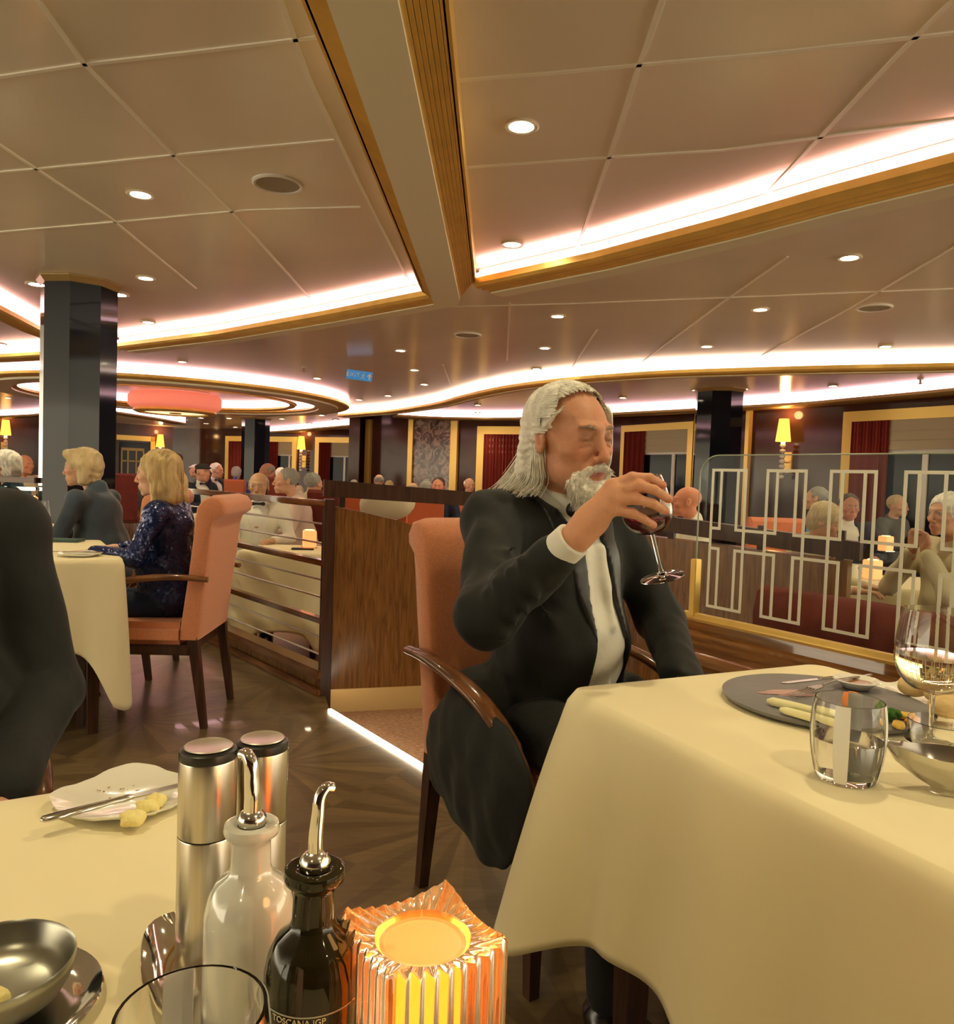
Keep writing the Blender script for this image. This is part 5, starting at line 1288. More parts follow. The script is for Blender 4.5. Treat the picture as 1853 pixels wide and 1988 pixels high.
    if legs:
        t=Field(max(res,.014))
        for s_ in (1,-1):
            t.chain([(s_*.09,.0,.56),(s_*.12,.42,.53),(s_*.12,.46,.10)],[.085*w,.062*w,.045*w],k=.02)
        t.build(); P,Q=t.surf(); out.append(('trousers' if male else 'skirt',qmesh('trousers',P,Q),'trousers'))
        for s_ in (1,-1):
            t=Field(.012); t.ell((s_*.12,.52,.045),(.045,.13,.042),k=.01).cap((s_*.12,.46,.05),(s_*.12,.46,.11),.038,.034,k=.02); t.build(); P,Q=t.surf(); out.append(('shoe',qmesh('shoe',P,Q),'shoe'))
    PC[key]=out; return out
def person(key, base, F, label, cloth, hairm=None, trousers=None, s=1.0, group=None, skin=None, **k):
    e=empty('person', base, rotZ(F), label=label, cat='person', group=group); e.scale=(s,s,s)
    mm={'skin':M_skin,'cloth':cloth,'shirt':M_shirt,'bow':M_bow,'hair':hairm or M_whitehair,'trousers':trousers or cloth,'shoe':M_shoe}
    for nm,me,mk in person_meshes(key,**k):
        if mk=='shirt' and skin: mm['shirt']=skin
        o=bpy.data.objects.new(nm,me); COL.objects.link(o); o.parent=e
        if not me.materials: me.materials.append(mm[mk])
        o.material_slots[0].link='OBJECT'; o.material_slots[0].material=mm[mk]
    return e

# ------------------------------------------------------------------ the bearded man
def build_man():
    F2=Vector((.5,-.866,0)); X2=Vector((F2.y,-F2.x,0)); O=Vector((.20,1.985,0))
    def Wp(x,y,z): p=O+X2*x+F2*y; return V3(p.x,p.y,z)
    def Dp(px,py,d): p=D(px,py,d); return V3(p.x,p.y,p.z)
    e=empty('person',O,0,label='long-haired bearded man in dark dinner jacket drinking from a wine glass',cat='person')
    inv=-O
    def put(nm,P,Q,m_,cols=None): 
        P=P-V3(*O); return mobj(nm,qmesh(nm,P,Q,cols),m_,e)
    hc=Dp(1108,853,1.83); yaw=math.atan2(-.993,-.12)+R(41); MH=HM(hc,yaw,pitch=R(5),roll=R(3),s=1.08)
    tone=(.60,.285,.165)
    neck_base=Vector(Wp(.012,.02,1.05)); nb=MH.inverted()@neck_base
    f=head_field(.0026,neck=tuple(nb),nr=.056,old=True)
    # forehead lines, temples, cheek folds, bags below the eyes
    for z in (.062,.074): f.cap((-.03,.083 if z<.07 else .076,z),(.03,.083 if z<.07 else .076,z),.0012,.0012,k=.004,sub=True)
    for s_ in (-1,1):
        f.ell((s_*.068,.045,.030),(.016,.022,.02),k=.02,sub=True)
        for q_ in (-1,0,1): f.cap((s_*.049,.074,.008+q_*.004),(s_*.062,.058,.010+q_*.011),.0009,.0009,k=.003,sub=True)
        f.cap((s_*.019,.0905,-.030),(s_*.036,.0760,-.056),.0022,.0020,k=.006,sub=True)
        f.cap((s_*.022,.086,-.007),(s_*.044,.078,-.013),.0012,.0010,k=.004,sub=True)
        f.cap((s_*.024,.092,.0165),(s_*.046,.080,.0150),.0016,.0013,k=.004,sub=True)
        f.cap((s_*.018,.0905,.0345),(s_*.046,.0800,.0330),.0035,.0028,k=.008)
        f.cap((s_*.004,.099,.030),(s_*.005,.098,.042),.0009,.0009,k=.003,sub=True)
    f.build(); P,Q=f.surf(); cols=skin_cols(P,tone,lips=(.42,.13,.11),socket_shade=.30,ruddy=.14)
    parts=[(xf(P,MH),Q,cols)]
    # right hand round the bowl of the glass
    TS=V3(*tone)*np.array([1.08,1.12,1.1])
    h=Field(.0026)
    wr=Dp(1126,1036,1.455); ER0=Dp(945,1196,1.60); wr0=ER0+(wr-ER0)*.88
    h.cap(ER0+(wr-ER0)*.88,wr,.0275,.0255,k=.02)
    kn={'index':[(1190,944,1.437),(1228,927,1.425),(1262,928,1.425),(1287,942,1.44)],
        'middle':[(1193,956,1.428),(1243,943,1.412),(1271,951,1.417),(1299,969,1.44)],
        'ring':[(1189,971,1.424),(1237,969,1.410),(1269,978,1.416),(1293,992,1.44)],
        'little':[(1183,988,1.428),(1226,996,1.420),(1249,1007,1.424),(1269,1019,1.44)]}
    rad={'index':(.0125,.0100,.0092,.0080),'middle':(.0125,.0100,.0092,.0080),'ring':(.012,.0098,.0088,.0078),'little':(.0115,.0088,.0080,.0072)}
    for i,(nm_,pts) in enumerate(kn.items()):
        ps=[Dp(*p) for p in pts]
        h.cap(wr+V3(0,0,(.009,.004,-.003,-.010)[i]),ps[0],.0205,.0150,k=.014)
        r_=rad[nm_]; h.cap(ps[0],ps[1],r_[0],r_[1],k=.006).cap(ps[1],ps[2],r_[1],r_[2],k=.0025).cap(ps[2],ps[3],r_[2],r_[3],k=.002)
        h.ell(ps[0]+V3(0,-.006,.002),(.011,.009,.009),k=.008); h.ell(ps[1]+V3(0,-.002,.0),(.0115,.0105,.0098),k=.004)
    h.ell(Dp(1150,1010,1.455),(.030,.022,.026),k=.02)
    # thumb passes behind the bowl
    t0=Dp(1150,992,1.47); t1=Dp(1192,962,1.50); t2=Dp(1228,948,1.535); t3=Dp(1250,950,1.55)
    h.cap(t0,t1,.019,.014,k=.012).cap(t1,t2,.0135,.0115,k=.004).cap(t2,t3,.0115,.009,k=.003)
    h.build(); P,Q=h.surf(); hcol=np.tile(TS,(len(P),1))
    # redder fingertips and knuckles
    for pts in kn.values():
        for q,a_ in ((Dp(*pts[3]),.25),(Dp(*pts[1]),.12),(Dp(*pts[0]),.10)):
            g=np.exp(-((P-q)**2).sum(1)/(.012**2)); hcol*=1-a_*g[:,None]*np.array([.1,1,1])
    parts.append((P,Q,hcol))
    # trunk and arms under the clothes, left hand in the lap
    SR,SL=Wp(.205,.04,1.045),Wp(-.165,.03,1.045); ER=Dp(945,1196,1.60); EL=Wp(-.265,.12,.79); WL=Wp(-.13,.36,.68)
    t=Field(.009); t.cap(Wp(0,0,.58),Wp(0,.03,.9),.11,.11,k=.05).cap(Wp(0,.03,.9),neck_base,.1,.05,k=.05).chain([SR,ER,wr0],[.035,.032,.026]).chain([SL,EL,WL],[.035,.032,.025])
    dl=(WL-EL)/np.linalg.norm(WL-EL)
    for j_ in range(4):
        o_=Wp((j_-1.5)*.02,0,0)-Wp(0,0,0); k_=WL+dl*.09+o_; t.cap(WL+o_*.4,k_,.016,.012,k=.01).cap(k_,k_+dl*.04-V3(0,0,.01),.0105,.0095,k=.003).cap(k_+dl*.04-V3(0,0,.01),k_+dl*.055-V3(0,0,.035),.0095,.008,k=.003)
    t.cap(WL+dl*.02,WL+dl*.06+(Wp(.04,0,0)-Wp(0,0,0)),.015,.011,k=.008)
    t.build(); P,Q=t.surf(); parts.append((P,Q,np.tile(TS,(len(P),1))))
    P,Q,C_=join(parts); put('body',P,Q,M_skin,C_)
    # ---- jacket
    j=Field(.0062)
    belly=Wp(.0,.055,.74); 
    def el(c,r,k=.05): j.fn  # placeholder
    ang=math.atan2(X2.y,X2.x)
    def E_(fl,x,y,z,r,k): fl.ell(Wp(x,y,z),r,k=k,rot=(0,0,ang))
    def trunk(fl,d=0.0):
        E_(fl,0,.0,.58,(.200+d,.165+d,.13+d),.05); E_(fl,.0,.055,.74,(.178+d,.160+d,.17+d),.07); E_(fl,.015,.04,.93,(.186+d,.135+d,.15+d),.07)
    trunk(j); j.cap(SR+V3(0,0,-.005),SL+V3(0,0,-.005),.064,.064,k=.05).cap(Wp(.02,.0,1.06),Wp(.03,.01,1.095),.068,.058,k=.03)
    j.cap(SR,ER,.070,.060,k=.035); j.ell(ER,(.062,.06,.062),k=.02)
    cuffend=Dp(1108,1070,1.487); wdir=(wr-ER)/np.linalg.norm(wr-ER)
    j.cap(ER,ER+(wr-ER)*.74,.062,.046,k=.03)
    j.cap(SL,EL,.070,.058,k=.035).cap(EL,WL,.060,.044,k=.03)
    # coat tail over the side of the seat
    j.cap(Wp(.20,-.02,.60),Wp(.255,.05,.52),.07,.045,k=.05); E_(j,.272,.10,.47,(.040,.24,.16),.05); E_(j,.285,.20,.41,(.022,.12,.12),.03)
    E_(j,-.22,.05,.52,(.05,.18,.12),.05)
    # folds: ridges and creases on sleeve and back
    up_=(SR-ER)/np.linalg.norm(SR-ER)
    for i in range(5):
        c=ER+up_*(.02+.035*i)+V3(.0,-.055,.01); a=c+V3(-.045,.012,.012-.01*i); b=c+V3(.05,.0,-.014+.012*i); j.cap(a,b,.006,.004,k=.022)
    for i in range(4):
        c=ER+(wr-ER)*(.10+.13*i)+V3(-.005,-.05,.0); j.cap(c+V3(-.018,0,.04),c+V3(.022,0,-.045),.006,.004,k=.02)
    for i in range(3): j.cap(Wp(.19-.02*i,.10+.03*i,.98-.06*i),Wp(.06,.165,.93-.09*i),.004,.003,k=.02)
    def xb(X,Y): return (X-O.x)*X2.x+(Y-O.y)*X2.y
    def yb(X,Y): return (X-O.x)*F2.x+(Y-O.y)*F2.y
    def gap(X,Y,Z):
        x=xb(X,Y); y=yb(X,Y); w=.026+.040*np.clip((1.10-Z)/.5,0,1)+.030*np.clip((.80-Z)/.3,0,1)+ .050*np.clip((Z-1.0)/.1,0,1)
        xc=-.008+.010*np.clip((Z-.9)/.2,0,1)-.050*np.clip((1.0-Z)/.36,0,1)
        return np.maximum(np.maximum(np.abs(x-xc)-w,-(y-(.035-1.1*np.clip(Z-1.02,0,.09)))),.5-Z)
    lo=Wp(0,.1,0); j.fn(gap,(lo[0]-.35,lo[1]-.35,.5),(lo[0]+.35,lo[1]+.35,1.16),k=.006)
    # open the near side of the seat so that the sleeve reads separately
    j.build(); Fj=j.F.copy(); P,Q=j.surf(); N_=normals_of(P,Q)
    P=P+N_*(bumpy(P*np.array([1,1,.6]),.0038,32,3)+bumpy(P,.0012,90,4))[:,None]; put('jacket',P,Q,M_tux)
    # satin lapels hug the opening
    X,Y,Z=j.grid(); x=xb(X,Y); y=yb(X,Y); w=.026+.040*np.clip((1.10-Z)/.5,0,1)+.050*np.clip((Z-1.0)/.1,0,1); xc=-.008+.010*np.clip((Z-.9)/.2,0,1)-.050*np.clip((1.0-Z)/.36,0,1)
    lw=.052*np.clip((Z-.74)/.22,0,1)*(1-.35*np.clip((Z-1.03)/.06,0,1))
    reg=np.maximum(np.maximum(np.abs(np.abs(x-xc)-(w+lw*.5))-lw*.5,-(y-.02)),np.maximum(.76-Z,Z-1.115))
    P,Q=j.surf(np.maximum(Fj-.0035,reg).astype(np.float32)); put('lapels',P,Q,M_tux2)
    # ---- shirt, collar, cuff, bow tie
    s2=Field(.006); trunk(s2,-.012)
    for i,(x0,z0,x1,z1) in enumerate(((-.03,.98,-.05,.80),(.02,.95,.01,.70),(-.02,.80,-.06,.60),(.03,.78,.02,.58))): s2.cap(Wp(x0,.155,z0),Wp(x1,.19,z1),.005,.006,k=.025)
    s2.cap(Wp(.016,.03,1.06),Wp(.036,.078,1.142),.070,.066,k=.01)
    s2.build(); P,Q=s2.surf(); N_=normals_of(P,Q); P=P+N_*bumpy(P,.003,36,8)[:,None]; put('shirt',P,Q,M_shirt)
    c=Field(.0035); 
    for s_ in (-1,1): c.cap(Wp(.034+s_*.062,.085,1.130),Wp(.014+s_*.016,.158,1.062),.010,.018,k=.006).cap(Wp(.034+s_*.062,.085,1.130),Wp(.034+s_*.064,.02,1.140),.010,.010,k=.006)
    c.build(); P,Q=c.surf(); put('collar',P,Q,M_shirt)
    c=Field(.003); a=ER+(wr-ER)*.77; b=ER+(wr-ER)*.94; c.cap(a,b,.0375,.0370,k=.002); c.ell(b+wdir*.012,(.031,.031,.031),k=.003,sub=True)
    dn=wdir; c.fn(lambda X,Y,Z: -( (b[0]-X)*dn[0]+(b[1]-Y)*dn[1]+(b[2]-Z)*dn[2] ), b-.1, b+.1, k=.003)
    c.ops[-1]=('fn',(lambda X,Y,Z: ((b[0]-X)*dn[0]+(b[1]-Y)*dn[1]+(b[2]-Z)*dn[2])),.002,True,V3(*(b-.1)),V3(*(b+.1)))
    c.build(); P,Q=c.surf(); put('cuff',P,Q,M_shirt)
    c=Field(.003); cb=Wp(.012,.172,1.076); sx=Wp(1,0,0)-Wp(0,0,0); fy=Wp(0,1,0)-Wp(0,0,0)
    for s_ in (-1,1): c.cap(cb+sx*.008*s_,cb+sx*.050*s_-fy*.010,.007,.019,k=.004)
    c.ell(cb+fy*.004,(.011,.011,.012),k=.002); c.build(); P,Q=c.surf(); put('bow_tie',P,Q,M_bow)
    # ---- trousers, shoes
    t=Field(.012)
    for s_ in (1,-1): t.chain([Wp(s_*.09,.0,.56),Wp(s_*.13,.42,.53),Wp(s_*.13,.44,.10)],[.09,.068,.05],k=.02)
    t.build(); P,Q=t.surf(); put('trousers',P,Q,M_tux)
    for s_ in (1,-1):
        t=Field(.009); t.ell(Wp(s_*.13,.50,.042),(.06,.13,.04),rot=(0,0,ang)).cap(Wp(s_*.13,.44,.05),Wp(s_*.13,.44,.11),.04,.036,k=.02); t.build(); P,Q=t.surf(); put('shoe',P,Q,M_shoe)
    # ---- beard and moustache, brows
    b=Field(.0028); b.ell((0,.070,-.102),(.044,.036,.034),k=.015).ell((0,.078,-.118),(.033,.030,.030),k=.02)
    for s_ in (-1,1):
        b.cap((s_*.034,.072,-.078),(s_*.030,.078,-.1),.017,.02,k=.015).cap((s_*.004,.1035,-.0500),(s_*.026,.092,-.059),.0068,.0065,k=.005).cap((s_*.026,.092,-.059),(s_*.034,.082,-.078),.0068,.008,k=.006)
        b.cap((s_*.034,.072,-.088),(s_*.046,.050,-.086),.008,.003,k=.010)
    b.ell((0,.107,-.0665),(.0195,.020,.0085),sub=True,k=.003)
    b.build(); P,Q=b.surf(); N_=normals_of(P,Q); P=P+N_*(bumpy(P*np.array([1,1,.22]),.0010,260,2)+bumpy(P*np.array([1,1,.2]),.0007,520,6))[:,None]
    vb=[];fb=[]; rnd=random.Random(5); sel=rnd.sample(range(len(P)),1800); cs=[]
    for i in sel:
        p=Vector(P[i]); n=Vector(N_[i])
        if p.z<-.075 and p.y>.03 and n.z<.4:
            L_=rnd.uniform(.008,.020); cs.append([p-n*.001,p+n*.002+Vector((rnd.uniform(-.002,.002),.001,-L_*.5)),p+n*.003+Vector((rnd.uniform(-.003,.003),.0,-L_))])
        elif p.z>-.07 and p.y>.08:
            L_=rnd.uniform(.004,.008); cs.append([p-n*.001,p+n*.001+Vector((.2*p.x,0,-L_*.5)),p+n*.001+Vector((.4*p.x,0,-L_))])
    strands(vb,fb,cs,.0007,4); P=np.concatenate([P,np.array(vb)]); Q=np.concatenate([Q,np.array(fb)+len(P)-len(vb)])
    put('beard',xf(P,MH),Q,M_beard)
    c=Field(.0026)
    for s_ in (-1,1): c.chain([(s_*.014,.0935,.027),(s_*.030,.092,.032),(s_*.047,.080,.029)],[.0035,.0042,.0025],k=.002)
    c.build(); P,Q=c.surf(); P=P+bumpy(P,.001,600,2)[:,None]; put('eyebrows',xf(P,MH),Q,mat('grey_brow',(.42,.30,.20),.7,bump=.8,bscale=300))
    # ---- hair: swept-back cap plus long loose lengths
    c=Field(.0035); c.ell((0,-.020,.038),(.083,.102,.087))
    for s_ in (-1,1): c.cap((s_*.062,-.045,.03),(s_*.050,-.075,-.07),.030,.034,k=.03)
    c.cap((0,-.08,.0),(0,-.075,-.10),.045,.040,k=.04)
    c.fn(lambda X,Y,Z: -(Y-(.018-.26*np.clip(.040-Z,0,.2)-.25*np.clip(Z-.09,0,.1))),(-.12,-.1,-.2),(.12,.14,.14),k=.010)
    for s_ in (-1,1): c.ell((s_*.078,.006,-.014),(.035,.030,.034),sub=True,k=.006)
    c.build(); P,Q=c.surf(); N_=normals_of(P,Q); P=P+N_*(bumpy(P*np.array([1,.25,1]),.0018,170,9)+bumpy(P*np.array([1,.2,1]),.0010,420,19))[:,None]
    Pw=xf(P,MH); vb=[];fb=[]; cs=[]; rnd=random.Random(11)
    outer=[(1108,753,1.86),(1062,783,1.91),(1036,835,1.94),(1012,885,1.95),(975,935,1.93),(930,978,1.88)]
    inner=[(1098,790,1.77),(1070,815,1.77),(1052,850,1.80),(1050,900,1.815),(1052,940,1.82),(1025,968,1.80)]
    for i in range(900):
        a=rnd.random(); b_=rnd.gauss(0,1); pts=[]; tl=rnd.uniform(.60,1.0)
        ph=rnd.uniform(0,6.28); wv=rnd.uniform(1,4)
        for q,(o_,n_) in enumerate(zip(outer,inner)):
            t_=q/5; px_=o_[0]+(n_[0]-o_[0])*a+b_*(1.5+5*t_)+math.sin(ph+t_*5)*wv*t_; py_=o_[1]+(n_[1]-o_[1])*a+rnd.uniform(-2,2)+ (b_*6*t_ if q==5 else 0)
            d_=o_[2]+(n_[2]-o_[2])*a+math.sin(math.pi*a)*-.02*(t_>.3)+rnd.uniform(-.012,.012); pts.append(Vector(D(px_,py_,d_)))
        cv_=curve(pts,3); cs.append(cv_[:max(5,int(len(cv_)*tl))])
    # far side of the face
    for i in range(200):
        a=rnd.random(); wx=rnd.uniform(-.003,.003); pts=[MH@Vector((-.060-.025*a,-.045,.095)),MH@Vector((-.086-.006*a+wx,.022-.05*a,.072)),MH@Vector((-.098-.006*a,.028-.07*a,.02)),MH@Vector((-.102-.006*a+wx,.024-.07*a,-.05)),MH@Vector((-.096-.008*a-wx,.006-.06*a,-.115))]
        cv_=curve(pts,3); cs.append(cv_[:int(len(cv_)*rnd.uniform(.8,1))])
    strands(vb,fb,cs,.0019,4)
    # swept-back surface strands on the crown
    vb2=[];fb2=[];cs=[]
    for i in range(420):
        x0=rnd.uniform(-.07,.07); th0=rnd.uniform(.82,1.15); pts=[]
        for q in range(6):
            th=th0+ (2.6-th0)*q/5; xx=x0*(1+.05*q); rr_=math.sqrt(max(.05,1-(xx/.087)**2)); pts.append(MH@Vector((xx,-.020+.1045*rr_*math.cos(th),.038+.0895*rr_*math.sin(th)+rnd.uniform(-.0008,.0012))))
        cs.append(pts)
    strands(vb2,fb2,cs,.0011,4)
    vb3=[];fb3=[];cs=[]
    for i in range(700):
        s_=1 if i%4 else -1; el0=R(rnd.uniform(-14,58)); p0=R(rnd.uniform(58,76)+max(0,-math.degrees(el0))*1.0); pts=[]; ph=rnd.uniform(0,6.28); p1=R(rnd.uniform(125,165))
        if -R(10)<el0<R(8): p0=R(rnd.uniform(78,95))
        for q in range(8):
            t_=q/7; f_=p0+(p1-p0)*t_; e_=el0-R(22)*t_**1.6+R(2.5)*math.sin(ph+t_*5); rr_=1+.012*math.sin(ph*3+t_*4)+.01*t_
            pts.append(MH@Vector((s_*.0875*rr_*math.sin(f_)*math.cos(e_),-.020+.1055*rr_*math.cos(f_)*math.cos(e_),.038+.091*rr_*math.sin(e_))))
        cs.append(pts)
    strands(vb3,fb3,cs,.0014,4)
    fb2=fb2+[tuple(k_+len(vb2) for k_ in q_) for q_ in fb3]; vb2=vb2+vb3
    P=np.concatenate([Pw,np.array(vb),np.array(vb2)]); Q=np.concatenate([Q,np.array(fb)+len(Pw),np.array(fb2)+len(Pw)+len(vb)])
    put('hair',P,Q,M_whitehair)
    # the glass of red wine he holds
    foot=Vector(D(1287,1121,1.515)); rim=Vector(D(1242,930,1.50)); ax_=(rim-foot).normalized()
    M_red=mat('red_wine',(.12,.005,.02),.0,trans=.6,ior=1.34)
    g=wineglass(foot,h=(rim-foot).length,r=.050,stem=.088,foot=.044,wine=.42,winemat=M_red,label='glass of red wine held tilted in the bearded man\'s hand',M=Vector((0,0,1)).rotation_difference(ax_).to_euler())
build_man()
# ------------------------------------------------------------------ the two women and the near shoulder
def cmat(name, col, **k): return mat(name, col, k.pop('rough',.8), **k)
M_blueknit=cmat('blue_cardigan',(.035,.055,.085),bump=.3,bscale=30,sheen=.3,var=.25,vscale=8)
M_sequin=mat('navy_sequins',(.008,.02,.11),.25,metal=.4,spec=.9)
nt=M_sequin.node_tree; bs=nt.nodes['Principled BSDF']; tc=nt.nodes.new('ShaderNodeTexCoord'); vo=nt.nodes.new('ShaderNodeTexVoronoi'); vo.inputs['Scale'].default_value=85
nt.links.new(tc.outputs['Object'],vo.inputs['Vector'])
sb=nt.nodes.new('ShaderNodeVectorMath'); sb.operation='SUBTRACT'; sb.inputs[1].default_value=(.5,.5,.5); nt.links.new(vo.outputs['Color'],sb.inputs[0])
sc=nt.nodes.new('ShaderNodeVectorMath'); sc.operation='SCALE'; sc.inputs['Scale'].default_value=.55; nt.links.new(sb.outputs[0],sc.inputs[0])
ge=nt.nodes.new('ShaderNodeNewGeometry'); ad=nt.nodes.new('ShaderNodeVectorMath'); ad.operation='ADD'; nt.links.new(ge.outputs['Normal'],ad.inputs[0]); nt.links.new(sc.outputs[0],ad.inputs[1])
no=nt.nodes.new('ShaderNodeVectorMath'); no.operation='NORMALIZE'; nt.links.new(ad.outputs[0],no.inputs[0]); nt.links.new(no.outputs[0],bs.inputs['Normal'])
M_blond=mat('blond_hair',(.52,.36,.15),.45,bump=.8,bscale=70,var=.3,vscale=30,stretch=(1,1,.2))
M_blondgrey=mat('sandy_hair',(.50,.38,.20),.5,bump=.6,bscale=70,var=.2,vscale=30,stretch=(1,1,.2))
M_navytr=cmat('navy_trousers',(.008,.02,.07))
# woman in sequins
bW2=cw2+Fw*(-.06); hp=D(300,912,bW2.y)
s2_=(hp.z)/1.212
e=person('sequin_woman',(bW2.x,bW2.y,0),Fw,'woman with shoulder-length wavy blond hair in navy sequinned top',M_sequin,M_blond,M_navytr,s=s2_,res=.009,hres=.0034,hair='wavy',male=False,vneck=False,arms='table',headyaw=R(-4),headpitch=R(6),tone=(.66,.40,.27),eyes=None,old=True,bow=False,fat=1.05)
# loose wavy strands on her hair
hr=[c for c in e.children if c.name.startswith('hair')][0]
vb=[];fb=[];cs=[]; rnd=random.Random(3)
hcn=Vector((0,.03+.055,1.02+.175))
for i in range(520):
    a=rnd.uniform(-2.75,-.35) if rnd.random()<.5 else rnd.uniform(-math.pi-.35,-math.pi+.6)
    a=rnd.uniform(-math.pi+.25,-.25); ph=rnd.uniform(0,6.28); pts=[]
    for q in range(9):
        t=q/8; rr=.055+.05*min(1,t*2.5)+.012*math.sin(ph+t*11)*t; zz=.118-.02*t-.27*t*t-.05*t
        pts.append(hcn+Vector((rr*.92*math.cos(a+.10*math.sin(ph+t*7)),rr*1.1*math.sin(a+.10*math.sin(ph+t*7))-.012,zz))*.95)
    cs.append(pts)
strands(vb,fb,cs,.0022,4)
me=bpy.data.meshes.new('hair_strands'); me.from_pydata(vb,[],fb); smooth(me); o=mobj('hair_strands',me,M_blond,e); o['label']='loose blond waves'
# woman in blue cardigan
bW1=cw1+Fw*.02; hp=D(176,902,bW1.y)
person('cardigan_woman',(bW1.x,bW1.y,0),Vector((-1,.10,0)).normalized(),'woman with short straight blond hair in a blue-grey cardigan',M_blueknit,M_blondgrey,M_tux,s=hp.z/1.215,res=.011,hres=.0042,hair='bob',male=False,vneck=False,arms='table',lean=.08,headyaw=R(6),headpitch=R(4),tone=(.62,.34,.21),eyes=(.05,.05,.06),bow=False,fat=1.15)
# dark suit shoulder at the left of the near table: head out of the frame
sh_=D(-262,1200,1.24)
person('near_shoulder',(sh_.x,sh_.y,0),Vector((.70,-.714,0)).normalized(),'dark-suited diner at the left edge, only shoulder and sleeve in view',M_tux,M_whitehair,M_tux,s=1.0,res=.010,hres=.006,hair='short',male=True,arms='left',lean=.02,bow=True,fat=1.36)
shc=sh_-Vector((.70,-.714,0))*.10+Vector((-.714,-.70,0))*.06
chair(Vector((.70,-.714,0)),(shc.x,shc.y,0),'salmon dining chair under the dark-suited diner at the left edge')

# ------------------------------------------------------------------ diners further back
M_whitejk=cmat('white_dinner_jacket',(.74,.72,.60)); M_pinkshirt=cmat('pale_pink_shirt',(.66,.50,.42)); M_navy=cmat('navy_jacket',(.015,.02,.04)); M_royal=cmat('royal_blue_top',(.03,.06,.30)); M_sky=cmat('sky_blue_top',(.16,.32,.62)); M_grey=cmat('grey_jacket',(.10,.10,.10)); M_teal=cmat('teal_jacket',(.03,.07,.09)); M_cream=cmat('cream_blouse',(.62,.56,.38)); M_redtop=cmat('red_top',(.35,.03,.02))
M_greyh=mat('grey_hair',(.30,.29,.25),.6,bump=.6,bscale=80,var=.2); M_brownh=mat('dark_brown_hair',(.05,.03,.02),.5,bump=.6,bscale=80); M_capm=cmat('black_cap',(.02,.02,.02))
def seat_person(px, py, hpx, yaw, key, label, cloth, hairm, z0=None, **k):
    'px,py centre of the head in the photograph; hpx its height there; yaw: facing, 0 = to the right, -90 = to the camera'
    dist=.235*FPX/hpx; p=D(px,py,dist); F=Vector((math.cos(R(yaw)),math.sin(R(yaw)),0))
    f0=ZLOW if z0 is None else z0; s_=(p.z-f0)/1.22
    b=(p.x-F.x*.09*s_, p.y-F.y*.09*s_, f0)
    s_=min(1.12,max(.86,s_)); b=(b[0],b[1],p.z-1.22*s_)
    return person(key,b,F,label,cloth,hairm,s=s_,**k)
FAR=dict(res=.022,hres=.008)
MID=dict(res=.014,hres=.0055)
